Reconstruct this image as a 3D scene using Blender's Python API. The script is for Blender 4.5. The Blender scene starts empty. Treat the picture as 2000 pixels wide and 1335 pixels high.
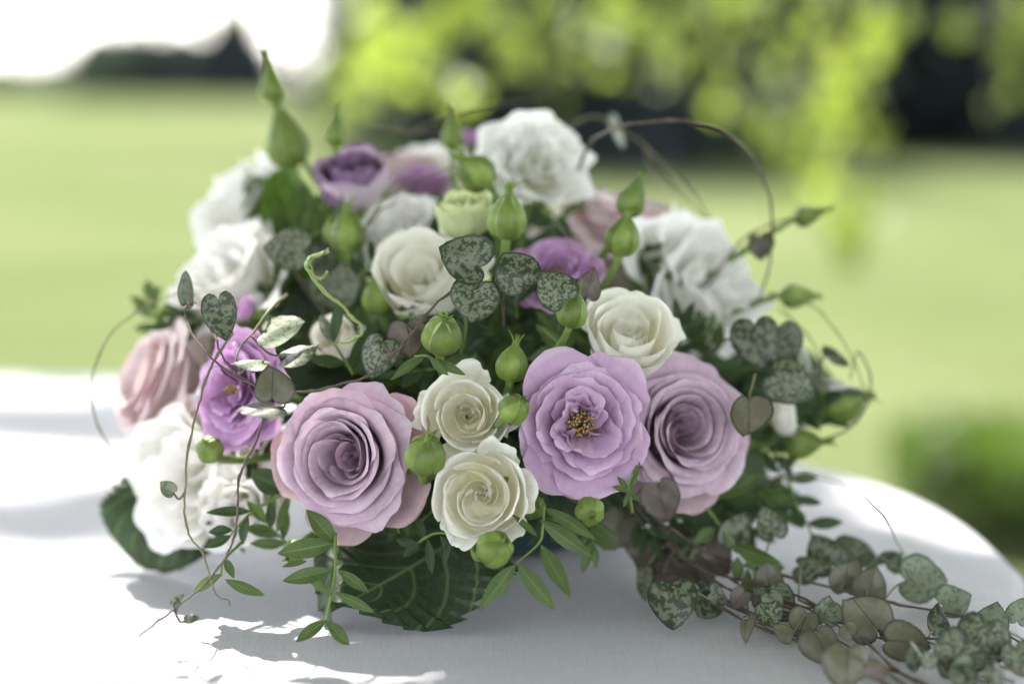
import bpy, math, random
import numpy as np
from mathutils import Vector, Matrix
R_ = math.radians
sc = bpy.context.scene
col = sc.collection

# ------------------------------------------------------------------ camera
FPX = 3889.0                      # focal length in pixels of the 2000 px wide photograph (70 mm lens)
PITCH = R_(7.58)
TABLE = 0.75
CAM = np.array([0.0, 0.0, TABLE + 0.2407])
FWD = np.array([0.0, math.cos(PITCH), -math.sin(PITCH)])
UPV = np.array([0.0, math.sin(PITCH), math.cos(PITCH)])
RGT = np.array([1.0, 0.0, 0.0])
cd = bpy.data.cameras.new('camera'); cam = bpy.data.objects.new('camera', cd); col.objects.link(cam)
cd.lens = 70.0; cd.sensor_width = 36.0
cam.location = CAM; cam.rotation_euler = (math.pi/2 - PITCH, 0, 0)
cd.clip_start = 0.02; cd.clip_end = 3000
cd.dof.use_dof = True; cd.dof.focus_distance = 0.858; cd.dof.aperture_fstop = 2.75
sc.camera = cam

# ------------------------------------------------------------------ sky, sun, exposure
SUN_EL, SUN_AZ = R_(54), R_(-14)              # azimuth measured from +Y towards +X: behind the table, a little to the left
SUN = np.array([math.sin(SUN_AZ)*math.cos(SUN_EL), math.cos(SUN_AZ)*math.cos(SUN_EL), math.sin(SUN_EL)])
w = bpy.data.worlds.new('World'); sc.world = w; w.use_nodes = True
nt = w.node_tree; nt.nodes.clear()
sky = nt.nodes.new('ShaderNodeTexSky'); sky.sky_type = 'NISHITA'; sky.sun_disc = False
sky.sun_elevation = SUN_EL; sky.sun_rotation = SUN_AZ; sky.air_density = 1.0; sky.dust_density = 2.0; sky.ozone_density = 1.0
bg = nt.nodes.new('ShaderNodeBackground'); bg.inputs[1].default_value = 0.15
wo = nt.nodes.new('ShaderNodeOutputWorld')
hs = nt.nodes.new('ShaderNodeHueSaturation'); hs.inputs['Saturation'].default_value = 0.32      # thin bright cloud veils the blue
nt.links.new(sky.outputs[0], hs.inputs['Color']); nt.links.new(hs.outputs[0], bg.inputs[0]); nt.links.new(bg.outputs[0], wo.inputs[0])
sd = bpy.data.lights.new('sun', 'SUN'); sd.energy = 2.0; sd.angle = R_(0.53); sd.color = (1.0, 0.95, 0.86)
sun = bpy.data.objects.new('sun', sd); col.objects.link(sun)
sun.rotation_euler = Vector(-SUN).to_track_quat('-Z', 'Y').to_euler()
sun.location = (0, 0, 8)
sc.view_settings.view_transform = 'Standard'; sc.view_settings.look = 'None'
sc.view_settings.exposure = 2.78; sc.view_settings.gamma = 1.0; sc.view_settings.use_curve_mapping = False
sc.cycles.use_denoising = True
sc.cycles.max_bounces = 14; sc.cycles.transparent_max_bounces = 8; sc.cycles.transmission_bounces = 12
sc.cycles.diffuse_bounces = 12; sc.cycles.sample_clamp_indirect = 6.0

# ------------------------------------------------------------------ helpers
def at(px, py, d):
    """point at photo pixel px,py and depth d along the lens axis"""
    return CAM + d*FWD + (px-1000)/FPX*d*RGT - (py-667.5)/FPX*d*UPV
def low_h(py, h): return h*.45 if py > 1080 else h*(.45+.55*(1080-py)/140) if py > 940 else h
def on_table(px, py, h=0.0):
    ray = FWD + (px-1000)/FPX*RGT - (py-667.5)/FPX*UPV
    return CAM + ray*((TABLE + h - CAM[2])/ray[2])
def camvec(x, y, z):
    v = x*RGT + y*UPV - z*FWD
    return v/np.linalg.norm(v)
def frame(origin, z, ydir, scale=1.0):
    z = np.asarray(z, float); z /= np.linalg.norm(z)
    y = np.asarray(ydir, float); y = y - z*np.dot(y, z); y /= max(np.linalg.norm(y), 1e-9)
    x = np.cross(y, z)
    m = Matrix.Identity(4)
    for i in range(3):
        m[i][0], m[i][1], m[i][2], m[i][3] = x[i]*scale, y[i]*scale, z[i]*scale, origin[i]
    return m
def mesh_from(name, V, F, uv=None, smooth=True, mats=(), midx=None):
    me = bpy.data.meshes.new(name)
    V = np.asarray(V, float)
    me.from_pydata(V.tolist(), [], F if isinstance(F, list) else F.tolist())
    if smooth: me.polygons.foreach_set('use_smooth', [True]*len(me.polygons))
    if uv is not None:
        l = me.uv_layers.new(name='UVMap')
        vi = np.empty(len(me.loops), int); me.loops.foreach_get('vertex_index', vi)
        l.data.foreach_set('uv', np.asarray(uv, float)[vi].ravel())
    for m in mats: me.materials.append(m)
    if midx is not None: me.polygons.foreach_set('material_index', midx)
    me.update()
    return me
def link(name, me, parent=None, mw=None):
    o = bpy.data.objects.new(name, me); col.objects.link(o)
    if parent is not None: o.parent = parent
    if mw is not None: o.matrix_local = mw
    return o
_gf = {}
def grid_faces(nv, nu, wrap=False):
    k = (nv, nu, wrap)
    if k not in _gf:
        f = []
        for a in range(nv-1):
            for b in range(nu if wrap else nu-1):
                c = (b+1) % nu
                f.append([a*nu+b, a*nu+c, (a+1)*nu+c, (a+1)*nu+b])
        _gf[k] = f
    return _gf[k]
def catmull(P, n):
    P = np.asarray(P, float); P = np.vstack([2*P[0]-P[1], P, 2*P[-1]-P[-2]])
    out = []
    for i in range(1, len(P)-2):
        for k in range(n):
            t = k/n
            out.append(0.5*((2*P[i]) + (-P[i-1]+P[i+1])*t + (2*P[i-1]-5*P[i]+4*P[i+1]-P[i+2])*t*t + (-P[i-1]+3*P[i]-3*P[i+1]+P[i+2])*t**3))
    out.append(P[-2]); return np.array(out)
def tube(P, r, seg=7):
    P = np.asarray(P, float); n = len(P)
    r = np.broadcast_to(np.asarray(r, float), (n,)) if np.ndim(r) == 0 else np.interp(np.linspace(0, 1, n), np.linspace(0, 1, len(r)), r)
    T = np.gradient(P, axis=0); T /= np.maximum(np.linalg.norm(T, axis=1, keepdims=True), 1e-9)
    a = np.array([0.3, -0.5, 0.8]); N = []
    prev = a - T[0]*np.dot(a, T[0]); prev /= np.linalg.norm(prev)
    for t in T:
        prev = prev - t*np.dot(prev, t); prev /= max(np.linalg.norm(prev), 1e-9); N.append(prev)
    N = np.array(N); B = np.cross(T, N)
    th = np.linspace(0, 2*math.pi, seg, endpoint=False)
    V = P[:, None, :] + r[:, None, None]*(np.cos(th)[None, :, None]*N[:, None, :] + np.sin(th)[None, :, None]*B[:, None, :])
    F = list(grid_faces(n, seg, True)) + [list(range(seg))[::-1], [(n-1)*seg+k for k in range(seg)]]
    uv = np.stack(np.broadcast_arrays((th/(2*math.pi))[None, :], np.linspace(0, 1, n)[:, None]), -1).reshape(-1, 2)
    return V.reshape(-1, 3), F, uv
def join(parts):
    V, F, U, n = [], [], [], 0
    for v, f, u in parts:
        V.append(v); U.append(u); F += [[i+n for i in q] for q in f]; n += len(v)
    return np.vstack(V), F, np.vstack(U)
def tag(o, label=None, cat=None, group=None, kind=None):
    if label: o['label'] = label
    if cat: o['category'] = cat
    if group: o['group'] = group
    if kind: o['kind'] = kind
    return o
def empty(name, loc):
    o = bpy.data.objects.new(name, None); col.objects.link(o); o.location = loc; o.empty_display_size = 0.05
    return o

# ------------------------------------------------------------------ materials
def new_mat(name):
    m = bpy.data.materials.new(name); m.use_nodes = True
    t = m.node_tree; t.nodes.clear()
    return m, t, (lambda k: t.nodes.new(k)), t.links.new
def ramp(N, stops):
    r = N('ShaderNodeValToRGB'); e = r.color_ramp.elements
    while len(e) < len(stops): e.new(0.5)
    for i, (p, c) in enumerate(stops):
        e[i].position = p; e[i].color = (*c, 1)
    return r
def finish(t, N, L, color, rough, trans, tcolor=None, bump=None, spec=0.3, sheen=0.0, tgain=(1, 1, 1)):
    p = N('ShaderNodeBsdfPrincipled'); p.inputs['Roughness'].default_value = rough
    p.inputs['Specular IOR Level'].default_value = spec
    L(color, p.inputs['Base Color'])
    if sheen: p.inputs['Sheen Weight'].default_value = sheen
    out = N('ShaderNodeOutputMaterial')
    if bump is not None: L(bump, p.inputs['Normal'])
    if trans > 0:
        tr = N('ShaderNodeBsdfTranslucent')
        g = N('ShaderNodeMix'); g.data_type = 'RGBA'; g.blend_type = 'MULTIPLY'; g.inputs[0].default_value = 1
        L(tcolor or color, g.inputs[6]); g.inputs[7].default_value = (*tgain, 1); L(g.outputs[2], tr.inputs[0])
        if bump is not None: L(bump, tr.inputs['Normal'])
        mx = N('ShaderNodeMixShader'); mx.inputs[0].default_value = trans
        L(p.outputs[0], mx.inputs[1]); L(tr.outputs[0], mx.inputs[2]); L(mx.outputs[0], out.inputs[0])
    else:
        L(p.outputs[0], out.inputs[0])
def petal_mat(name, throat, mid, rim, trans=0.3, blotch=None, blotch_amt=0.0, vein=0.06, rimpos=0.93, tgain=(1, .95, .9)):
    m, t, N, L = new_mat(name)
    uv = N('ShaderNodeUVMap'); sep = N('ShaderNodeSeparateXYZ'); L(uv.outputs[0], sep.inputs[0])
    r = ramp(N, [(0.12, throat), (0.36, tuple(a*.4+b*.6 for a, b in zip(throat, mid))), (0.58, mid), (rimpos, mid), (1.0, rim)])
    L(sep.outputs[1], r.inputs[0])
    # long veins running up the petal
    mp = N('ShaderNodeMapping'); mp.inputs['Scale'].default_value = (26, 1.6, 1); L(uv.outputs[0], mp.inputs[0])
    oi = N('ShaderNodeObjectInfo'); L(oi.outputs['Random'], mp.inputs['Location'])
    nz = N('ShaderNodeTexNoise'); nz.inputs['Scale'].default_value = 1.0; nz.inputs['Detail'].default_value = 3; L(mp.outputs[0], nz.inputs[0])
    # soft mottling
    tc = N('ShaderNodeTexCoord'); n2 = N('ShaderNodeTexNoise'); n2.inputs['Scale'].default_value = 120; n2.inputs['Detail'].default_value = 4
    L(tc.outputs['Object'], n2.inputs[0])
    ad = N('ShaderNodeMath'); ad.operation = 'ADD'; L(nz.outputs[0], ad.inputs[0]); L(n2.outputs[0], ad.inputs[1])
    mr = N('ShaderNodeMapRange'); mr.inputs[1].default_value = 0.6; mr.inputs[2].default_value = 1.4
    mr.inputs[3].default_value = 1-vein*1.6; mr.inputs[4].default_value = 1+vein; L(ad.outputs[0], mr.inputs[0])
    rv = N('ShaderNodeMapRange'); rv.inputs[3].default_value = 0.93; rv.inputs[4].default_value = 1.05; L(oi.outputs['Random'], rv.inputs[0])
    mm = N('ShaderNodeMath'); mm.operation = 'MULTIPLY'; L(mr.outputs[0], mm.inputs[0]); L(rv.outputs[0], mm.inputs[1])
    hv = N('ShaderNodeHueSaturation'); L(r.outputs[0], hv.inputs['Color']); L(mm.outputs[0], hv.inputs['Value'])
    color = hv.outputs[0]
    if blotch:
        n3 = N('ShaderNodeTexNoise'); n3.inputs['Scale'].default_value = 55; n3.inputs['Detail'].default_value = 5; L(tc.outputs['Object'], n3.inputs[0])
        pw = N('ShaderNodeMath'); pw.operation = 'POWER'; pw.inputs[1].default_value = 9; L(sep.outputs[1], pw.inputs[0])
        th = N('ShaderNodeMapRange'); th.inputs[1].default_value = 0.55; th.inputs[2].default_value = 0.75; th.inputs[4].default_value = blotch_amt; L(n3.outputs[0], th.inputs[0])
        ml = N('ShaderNodeMath'); ml.operation = 'MULTIPLY'; L(pw.outputs[0], ml.inputs[0]); L(th.outputs[0], ml.inputs[1])
        mx = N('ShaderNodeMix'); mx.data_type = 'RGBA'; L(ml.outputs[0], mx.inputs[0]); L(color, mx.inputs[6]); mx.inputs[7].default_value = (*blotch, 1)
        color = mx.outputs[2]
    b = N('ShaderNodeBump'); b.inputs['Strength'].default_value = 0.35; b.inputs['Distance'].default_value = 0.0007; L(ad.outputs[0], b.inputs['Height'])
    finish(t, N, L, color, 0.55, trans, bump=b.outputs[0], spec=0.22, sheen=0.15, tgain=tgain)
    return m
def plain_mat(name, c1, c2, scale=60, rough=0.5, trans=0.0, spec=0.3, bump=0.0, detail=4, tgain=(1, 1, 1), coord='Object', rnd=0.0):
    m, t, N, L = new_mat(name)
    tc = N('ShaderNodeTexCoord'); nz = N('ShaderNodeTexNoise'); nz.inputs['Scale'].default_value = scale; nz.inputs['Detail'].default_value = detail
    L(tc.outputs[coord], nz.inputs[0])
    r = ramp(N, [(0.3, c1), (0.7, c2)]); L(nz.outputs[0], r.inputs[0]); color = r.outputs[0]
    if rnd:
        oi = N('ShaderNodeObjectInfo'); mr = N('ShaderNodeMapRange'); mr.inputs[3].default_value = 1-rnd; mr.inputs[4].default_value = 1+rnd
        L(oi.outputs['Random'], mr.inputs[0]); hv = N('ShaderNodeHueSaturation'); L(color, hv.inputs['Color']); L(mr.outputs[0], hv.inputs['Value']); color = hv.outputs[0]
    bo = None
    if bump:
        b = N('ShaderNodeBump'); b.inputs['Strength'].default_value = bump; b.inputs['Distance'].default_value = 0.001; L(nz.outputs[0], b.inputs['Height']); bo = b.outputs[0]
    finish(t, N, L, color, rough, trans, bump=bo, spec=spec, tgain=tgain)
    return m
def veined_leaf_mat(name, blade, vein, trans, rough=0.45, nside=7, width=0.03, slope=0.9, tgain=(1.6, 1.7, .6), spec=0.35, edge=None):
    """leaf blade with pale midrib and side veins; UV u in -1..1 across, v 0..1 along"""
    m, t, N, L = new_mat(name)
    uv = N('ShaderNodeUVMap'); sep = N('ShaderNodeSeparateXYZ'); L(uv.outputs[0], sep.inputs[0])
    def M(op, a, b=None):
        n = N('ShaderNodeMath'); n.operation = op
        for i, x in enumerate((a, b)):
            if x is None: continue
            if isinstance(x, (int, float)): n.inputs[i].default_value = x
            else: L(x, n.inputs[i])
        return n.outputs[0]
    au = M('ABSOLUTE', M('SUBTRACT', M('MULTIPLY', sep.outputs[0], 2.0), 1.0))
    tc = N('ShaderNodeTexCoord'); nz = N('ShaderNodeTexNoise'); nz.inputs['Scale'].default_value = 90; nz.inputs['Detail'].default_value = 4; L(tc.outputs['Object'], nz.inputs[0])
    mid = M('LESS_THAN', au, width)
    k = M('ADD', M('MULTIPLY', M('SUBTRACT', sep.outputs[1], M('MULTIPLY', M('POWER', au, 1.25), slope*0.42)), float(nside)), M('MULTIPLY', nz.outputs[0], 0.10))
    fr = M('ABSOLUTE', M('SUBTRACT', M('FRACT', k), 0.5))
    side = N('ShaderNodeMapRange'); side.inputs[1].default_value = 0.0; side.inputs[2].default_value = 0.10; side.inputs[3].default_value = 1; side.inputs[4].default_value = 0; L(fr, side.inputs[0])
    # fine net
    vo = N('ShaderNodeTexVoronoi'); vo.feature = 'DISTANCE_TO_EDGE'; vo.inputs['Scale'].default_value = 170; L(tc.outputs['Object'], vo.inputs[0])
    net = N('ShaderNodeMapRange'); net.inputs[1].default_value = 0.0; net.inputs[2].default_value = 0.09; net.inputs[3].default_value = 0.16; net.inputs[4].default_value = 0; L(vo.outputs[0], net.inputs[0])
    f = M('MAXIMUM', M('MAXIMUM', mid, M('MULTIPLY', side.outputs[0], 0.7)), net.outputs[0])
    r = ramp(N, [(0.3, tuple(c*.8 for c in blade)), (0.7, tuple(c*1.2 for c in blade))]); L(nz.outputs[0], r.inputs[0])
    mx = N('ShaderNodeMix'); mx.data_type = 'RGBA'; L(f, mx.inputs[0]); L(r.outputs[0], mx.inputs[6]); mx.inputs[7].default_value = (*vein, 1)
    b = N('ShaderNodeBump'); b.inputs['Strength'].default_value = 0.5; b.inputs['Distance'].default_value = 0.0012; b.invert = True; L(f, b.inputs['Height'])
    finish(t, N, L, mx.outputs[2], rough, trans, bump=b.outputs[0], spec=spec, tgain=tgain)
    return m
def heart_mat(name, dark, pale, edgec, scale=470, thr=(0.455, 0.535), rib=0.0):
    m, t, N, L = new_mat(name)
    tc = N('ShaderNodeTexCoord'); oi = N('ShaderNodeObjectInfo')
    mp = N('ShaderNodeMapping'); L(tc.outputs['Object'], mp.inputs[0])
    cx = N('ShaderNodeCombineXYZ'); ml = N('ShaderNodeMath'); ml.operation = 'MULTIPLY'; ml.inputs[1].default_value = 3.0
    L(oi.outputs['Random'], ml.inputs[0]); L(ml.outputs[0], cx.inputs[0]); L(ml.outputs[0], cx.inputs[1]); L(cx.outputs[0], mp.inputs['Location'])
    sm = N('ShaderNodeMapRange'); sm.inputs[3].default_value = scale*.6; sm.inputs[4].default_value = scale*1.5; L(oi.outputs['Random'], sm.inputs[0])
    nz = N('ShaderNodeTexNoise'); L(sm.outputs[0], nz.inputs['Scale']); nz.inputs['Detail'].default_value = 5; nz.inputs['Roughness'].default_value = 0.62; L(mp.outputs[0], nz.inputs[0])
    r = ramp(N, [(thr[0], dark), (thr[1], pale)]); L(nz.outputs[0], r.inputs[0])
    uv = N('ShaderNodeUVMap'); sep = N('ShaderNodeSeparateXYZ'); L(uv.outputs[0], sep.inputs[0])
    er = N('ShaderNodeMapRange'); er.inputs[1].default_value = 0.86; er.inputs[2].default_value = 0.97; L(sep.outputs[1], er.inputs[0])
    mx = N('ShaderNodeMix'); mx.data_type = 'RGBA'; L(er.outputs[0], mx.inputs[0]); L(r.outputs[0], mx.inputs[6]); mx.inputs[7].default_value = (*edgec, 1)
    if rib:
        ab = N('ShaderNodeMath'); ab.operation = 'SUBTRACT'; ab.inputs[1].default_value = .5; L(sep.outputs[0], ab.inputs[0])
        a2 = N('ShaderNodeMath'); a2.operation = 'ABSOLUTE'; L(ab.outputs[0], a2.inputs[0])
        rr_ = N('ShaderNodeMapRange'); rr_.inputs[1].default_value = .008; rr_.inputs[2].default_value = .022; rr_.inputs[3].default_value = rib; rr_.inputs[4].default_value = 0; L(a2.outputs[0], rr_.inputs[0])
        m2 = N('ShaderNodeMix'); m2.data_type = 'RGBA'; L(rr_.outputs[0], m2.inputs[0]); L(mx.outputs[2], m2.inputs[6]); m2.inputs[7].default_value = (*edgec, 1); mx = m2
    hv = N('ShaderNodeHueSaturation'); mr = N('ShaderNodeMapRange'); mr.inputs[3].default_value = 0.8; mr.inputs[4].default_value = 1.2
    L(oi.outputs['Random'], mr.inputs[0]); L(mr.outputs[0], hv.inputs['Value']); L(mx.outputs[2], hv.inputs['Color'])
    b = N('ShaderNodeBump'); b.inputs['Strength'].default_value = 0.25; b.inputs['Distance'].default_value = 0.0008; L(nz.outputs[0], b.inputs['Height'])
    finish(t, N, L, hv.outputs[0], 0.42, 0, bump=b.outputs[0], spec=0.4)
    return m

M = {}
M['lilac'] = petal_mat('lilac_petal', (.50, .33, .46), (.60, .43, .55), (.70, .56, .66), .16, blotch=(.46, .27, .30), blotch_amt=.45, vein=.12)
M['lilac_outer'] = petal_mat('lilac_guard_petal', (.50, .38, .30), (.58, .42, .46), (.62, .42, .46), .22, blotch=(.58, .07, .14), blotch_amt=1.6, vein=.07)
M['pink'] = petal_mat('blush_petal', (.72, .62, .54), (.80, .67, .69), (.82, .67, .73), .28, blotch=(.62, .12, .22), blotch_amt=1.0, vein=.05)
M['mauve'] = petal_mat('mauve_petal', (.60, .52, .44), (.60, .39, .59), (.70, .52, .69), .18, blotch=(.38, .15, .20), blotch_amt=.55, vein=.07)
M['mauve_deep'] = petal_mat('deep_mauve_petal', (.52, .34, .50), (.52, .28, .53), (.64, .41, .65), .18, blotch=(.36, .15, .28), blotch_amt=.3, vein=.07)
M['purple'] = petal_mat('purple_petal', (.36, .23, .36), (.28, .17, .30), (.32, .20, .34), .2, vein=.06)
M['pale_lilac'] = petal_mat('pale_lilac_petal', (.66, .62, .50), (.66, .54, .64), (.42, .26, .46), .2, vein=.05, rimpos=.8)
M['cream'] = petal_mat('cream_petal', (.91, .87, .66), (.925, .915, .87), (.93, .925, .90), .20, blotch=(.70, .60, .34), blotch_amt=.3, vein=.03, tgain=(1, .97, .85))
M['white'] = petal_mat('white_petal', (.78, .80, .56), (.915, .90, .885), (.94, .925, .93), .22, vein=.03, tgain=(1, 1, .95))
M['greenish'] = petal_mat('greenish_petal', (.40, .50, .18), (.62, .68, .38), (.72, .75, .52), .3, vein=.06, tgain=(1, 1, .7))
M['sepal'] = plain_mat('sepal_green', (.13, .20, .035), (.24, .32, .075), 180, .45, .15, spec=.35, bump=.45, tgain=(1.3, 1.4, .6), rnd=.28)
M['sepal_pale'] = plain_mat('pale_sepal', (.20, .27, .08), (.33, .40, .16), 160, .5, .18, spec=.3, bump=.3, tgain=(1.2, 1.3, .6))
M['bud_pale'] = plain_mat('bud_pale_skin', (.45, .52, .22), (.65, .68, .42), 140, .45, .1, spec=.3, bump=.2)
M['bud'] = plain_mat('bud_skin', (.14, .20, .05), (.24, .30, .09), 140, .45, .1, spec=.3, bump=.2)
M['stem'] = plain_mat('green_stem', (.10, .17, .035), (.18, .27, .07), 120, .45, spec=.35, bump=.2)
M['tendril'] = plain_mat('tendril_green', (.19, .27, .07), (.27, .35, .11), 120, .45, spec=.35)
M['vine'] = plain_mat('vine_brown', (.07, .052, .042), (.14, .105, .085), 200, .55, spec=.3, bump=.3)
M['vine_pale'] = plain_mat('vine_olive', (.13, .13, .07), (.20, .17, .11), 200, .55, spec=.3)
M['leaflet'] = veined_leaf_mat('leaflet_green', (.075, .12, .036), (.145, .21, .07), .16, nside=9, width=.05)
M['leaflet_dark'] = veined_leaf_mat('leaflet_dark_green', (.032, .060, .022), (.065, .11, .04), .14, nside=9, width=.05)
M['hydrangea'] = veined_leaf_mat('hydrangea_leaf', (.028, .046, .022), (.11, .17, .075), .10, rough=.5, nside=5, width=.022, slope=1.3, tgain=(1.5, 2.2, .5), spec=.25)
M['bright_leaf'] = veined_leaf_mat('translucent_leaf', (.05, .09, .025), (.15, .22, .05), .40, nside=6, width=.025, tgain=(1.9, 2.2, .5))
M['heart_top'] = heart_mat('mottled_heart_leaf', (.030, .045, .022), (.150, .168, .105), (.024, .038, .020))
M['heart_pale'] = heart_mat('silver_heart_leaf', (.075, .115, .06), (.205, .235, .16), (.05, .085, .035), thr=(.38, .50))
M['heart_under'] = heart_mat('heart_leaf_underside', (.10, .094, .060), (.145, .135, .088), (.035, .04, .025), scale=300, thr=(.3, .7), rib=.8)
M['heart_purple'] = heart_mat('heart_leaf_purple_underside', (.105, .080, .070), (.15, .115, .095), (.05, .04, .04), scale=300, thr=(.3, .7), rib=.8)
M['stamen'] = plain_mat('stamen', (.34, .21, .05), (.66, .50, .22), 500, .7)
M['foam'] = plain_mat('floral_foam', (.012, .02, .012), (.03, .045, .025), 300, .95, bump=.6)
M['tray'] = plain_mat('plastic_tray', (.035, .06, .075), (.045, .075, .09), 40, .4, spec=.4)

# ------------------------------------------------------------------ setting: lawn, far field trees
def lawn_mat():
    m, t, N, L = new_mat('lawn_grass')
    tc = N('ShaderNodeTexCoord')
    a = N('ShaderNodeTexNoise'); a.inputs['Scale'].default_value = .22; a.inputs['Detail'].default_value = 5; L(tc.outputs['Object'], a.inputs[0])
    b = N('ShaderNodeTexNoise'); b.inputs['Scale'].default_value = 14; b.inputs['Detail'].default_value = 6; L(tc.outputs['Object'], b.inputs[0])
    ad = N('ShaderNodeMath'); L(a.outputs[0], ad.inputs[0]); L(b.outputs[0], ad.inputs[1])
    r = ramp(N, [(.40, (.056, .074, .028)), (.5, (.082, .098, .043)), (.60, (.112, .124, .062))])
    h = N('ShaderNodeMath'); h.operation = 'MULTIPLY'; h.inputs[1].default_value = .5; L(ad.outputs[0], h.inputs[0]); L(h.outputs[0], r.inputs[0])
    bp = N('ShaderNodeBump'); bp.inputs['Strength'].default_value = .6; bp.inputs['Distance'].default_value = .02; L(b.outputs[0], bp.inputs['Height'])
    finish(t, N, L, r.outputs[0], 1.0, 0, bump=bp.outputs[0], spec=.0)
    return m
M['lawn'] = lawn_mat()
def lawn():
    rs = np.random.RandomState(5)
    xs = np.concatenate([-np.geomspace(900, 3, 30), np.linspace(-2, 2, 9), np.geomspace(3, 900, 30)])
    ys = np.concatenate([[-60, -25, -10, -4], np.linspace(-2, 10, 25), np.geomspace(11, 1800, 40)])
    X, Y = np.meshgrid(xs, ys)
    Z = .05*np.sin(X*.11+1)*np.sin(Y*.07)*np.clip((Y-6)/20, 0, 1)
    V = np.stack([X, Y, Z], -1).reshape(-1, 3)
    o = link('lawn', mesh_from('lawn', V, grid_faces(len(ys), len(xs)), mats=[M['lawn']]))
    tag(o, 'sunlit mown green lawn stretching to the far trees', kind='structure')
lawn()

M['bark'] = plain_mat('bark', (.05, .042, .035), (.11, .095, .08), 9, .9, bump=.8)
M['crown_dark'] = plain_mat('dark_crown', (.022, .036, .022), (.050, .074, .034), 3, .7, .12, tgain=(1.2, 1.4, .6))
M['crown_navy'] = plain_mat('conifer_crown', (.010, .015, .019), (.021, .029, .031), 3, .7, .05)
M['crown_far'] = plain_mat('far_crown', (.045, .066, .045), (.085, .112, .064), 2, .75, .15)
M['tree_leaf'] = plain_mat('sunny_leaf', (.10, .135, .03), (.155, .19, .045), 7, .20, .52, spec=.7, tgain=(2.6, 2.6, 1.5))
M['shrub_leaf'] = plain_mat('shrub_leaf', (.05, .085, .018), (.09, .14, .035), 8, .5, .25, tgain=(1.6, 1.8, .5))

def leaf_cloud(rs, centers, radii, counts, size, aspect=.6, down=.2):
    """many pointed leaf faces spread through ellipsoidal clumps; returns V,F,UV"""
    Vs, Fs, n = [], [], 0
    for c, rr, k in zip(centers, radii, counts):
        k = int(k); d = rs.normal(size=(k, 3)); d /= np.linalg.norm(d, axis=1, keepdims=True)
        p = np.asarray(c) + d*np.asarray(rr)*(rs.rand(k, 1)**.45)
        a = rs.normal(size=(k, 3)); a[:, 2] -= down*2; a /= np.linalg.norm(a, axis=1, keepdims=True)
        b = np.cross(a, rs.normal(size=(k, 3))); b /= np.linalg.norm(b, axis=1, keepdims=True)
        nn = np.cross(a, b)
        s = size*(.6+.8*rs.rand(k, 1))
        q = np.stack([p-a*s*.5, p+b*s*aspect*.42+nn*s*.08-a*s*.05, p+a*s*.5, p-b*s*aspect*.42+nn*s*.08-a*s*.05], 1)
        Vs.append(q.reshape(-1, 3)); f = np.arange(4*k).reshape(k, 4)+n; Fs.append(f); n += 4*k
    return np.vstack(Vs), np.vstack(Fs)
def far_tree(name, x, y, h, wd, mat, label, group, seed, conifer=False, leaf=.35, n=2600, low=.18):
    rs = np.random.RandomState(seed)
    root = empty(name, (x, y, 0)); tag(root, label, 'tree', group)
    tr = catmull([(0, 0, -.2), (.03*h*(rs.rand()-.5), 0, h*.3), (.05*h*(rs.rand()-.5), .02*h, h*.62), (0, 0, h*.9)], 5)
    parts = [tube(tr, [h*.03, h*.022, h*.014, h*.004], 8)]
    for k in range(7):
        z = h*(.25+.08*k); a = rs.rand()*6.28; e = wd*.38*(1-.06*k)
        parts.append(tube(catmull([(0, 0, z), (math.cos(a)*e*.5, math.sin(a)*e*.5, z+h*.05), (math.cos(a)*e, math.sin(a)*e, z+h*.13)], 4), [h*.010, h*.003], 6))
    V, F, U = join(parts); link('trunk', mesh_from('trunk', V, F, U, mats=[M['bark']]), root)
    cs, rr, ct = [], [], []
    K = 26
    for k in range(K):
        f = (k+.5)/K
        if conifer:
            z = h*(.06+.92*f); e = wd*.5*(1-f)*1.0+.05*wd
        else:
            z = h*(low+(.88-low)*f); e = wd*.5*math.sin(math.pi*min(.98, f*.80+.16))*(1+.5*(low < .1)*(1-f))
        a = k*2.4+rs.rand(); q = e*(.45+.3*rs.rand())
        cs.append((math.cos(a)*q, math.sin(a)*q, z)); g = e*.55+.04*wd
        rr.append((g, g, g*(.55 if conifer else .7))); ct.append(n/K)
    V, F = leaf_cloud(rs, cs, rr, ct, leaf, .7)
    link('crown', mesh_from('crown', V, F, smooth=False, mats=[mat]), root)

def gx(px, y): return (px-1000)/FPX*y
# far trees left of the bouquet, about 130-170 m off
FG = 'trees at the far side of the lawn'
far_tree('far_tree', gx(215, 86.1), 86.1, 3.4, 3.57, M['crown_far'], 'far round green tree under the pale sky, leftmost of the dense group', FG, 11, leaf=.4, low=.03)
far_tree('far_tree', gx(265, 88.6), 88.6, 3.57, 2.89, M['crown_far'], 'far pale green tree just behind the first dark conifer', FG, 12, leaf=.4, low=.03)
far_tree('far_conifer', gx(303, 83.6), 83.6, 3.4, 1.7, M['crown_navy'], 'narrow dark conifer between two paler far trees', FG, 13, True, leaf=.4)
far_tree('far_tree', gx(362, 85.3), 85.3, 3.48, 3.23, M['crown_far'], 'far green tree between narrow conifer and broad dark conifer', FG, 14, leaf=.4, low=.03)
far_tree('far_conifer', gx(440, 82.0), 82.0, 3.91, 3.4, M['crown_navy'], 'broad nearly black conifer rising behind the tall green bud', FG, 15, True, leaf=.45, n=4000)
far_tree('far_conifer', gx(488, 80.4), 80.4, 4.08, 2.89, M['crown_navy'], 'dark conifer just to the side of the tall green bud', FG, 16, True, leaf=.45, n=3600)
far_tree('far_bush', gx(10, 125), 125, 2.4, 3.0, M['crown_far'], 'small dark bush alone at the far end of the lawn', FG, 17, leaf=.35, low=.03)
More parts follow.
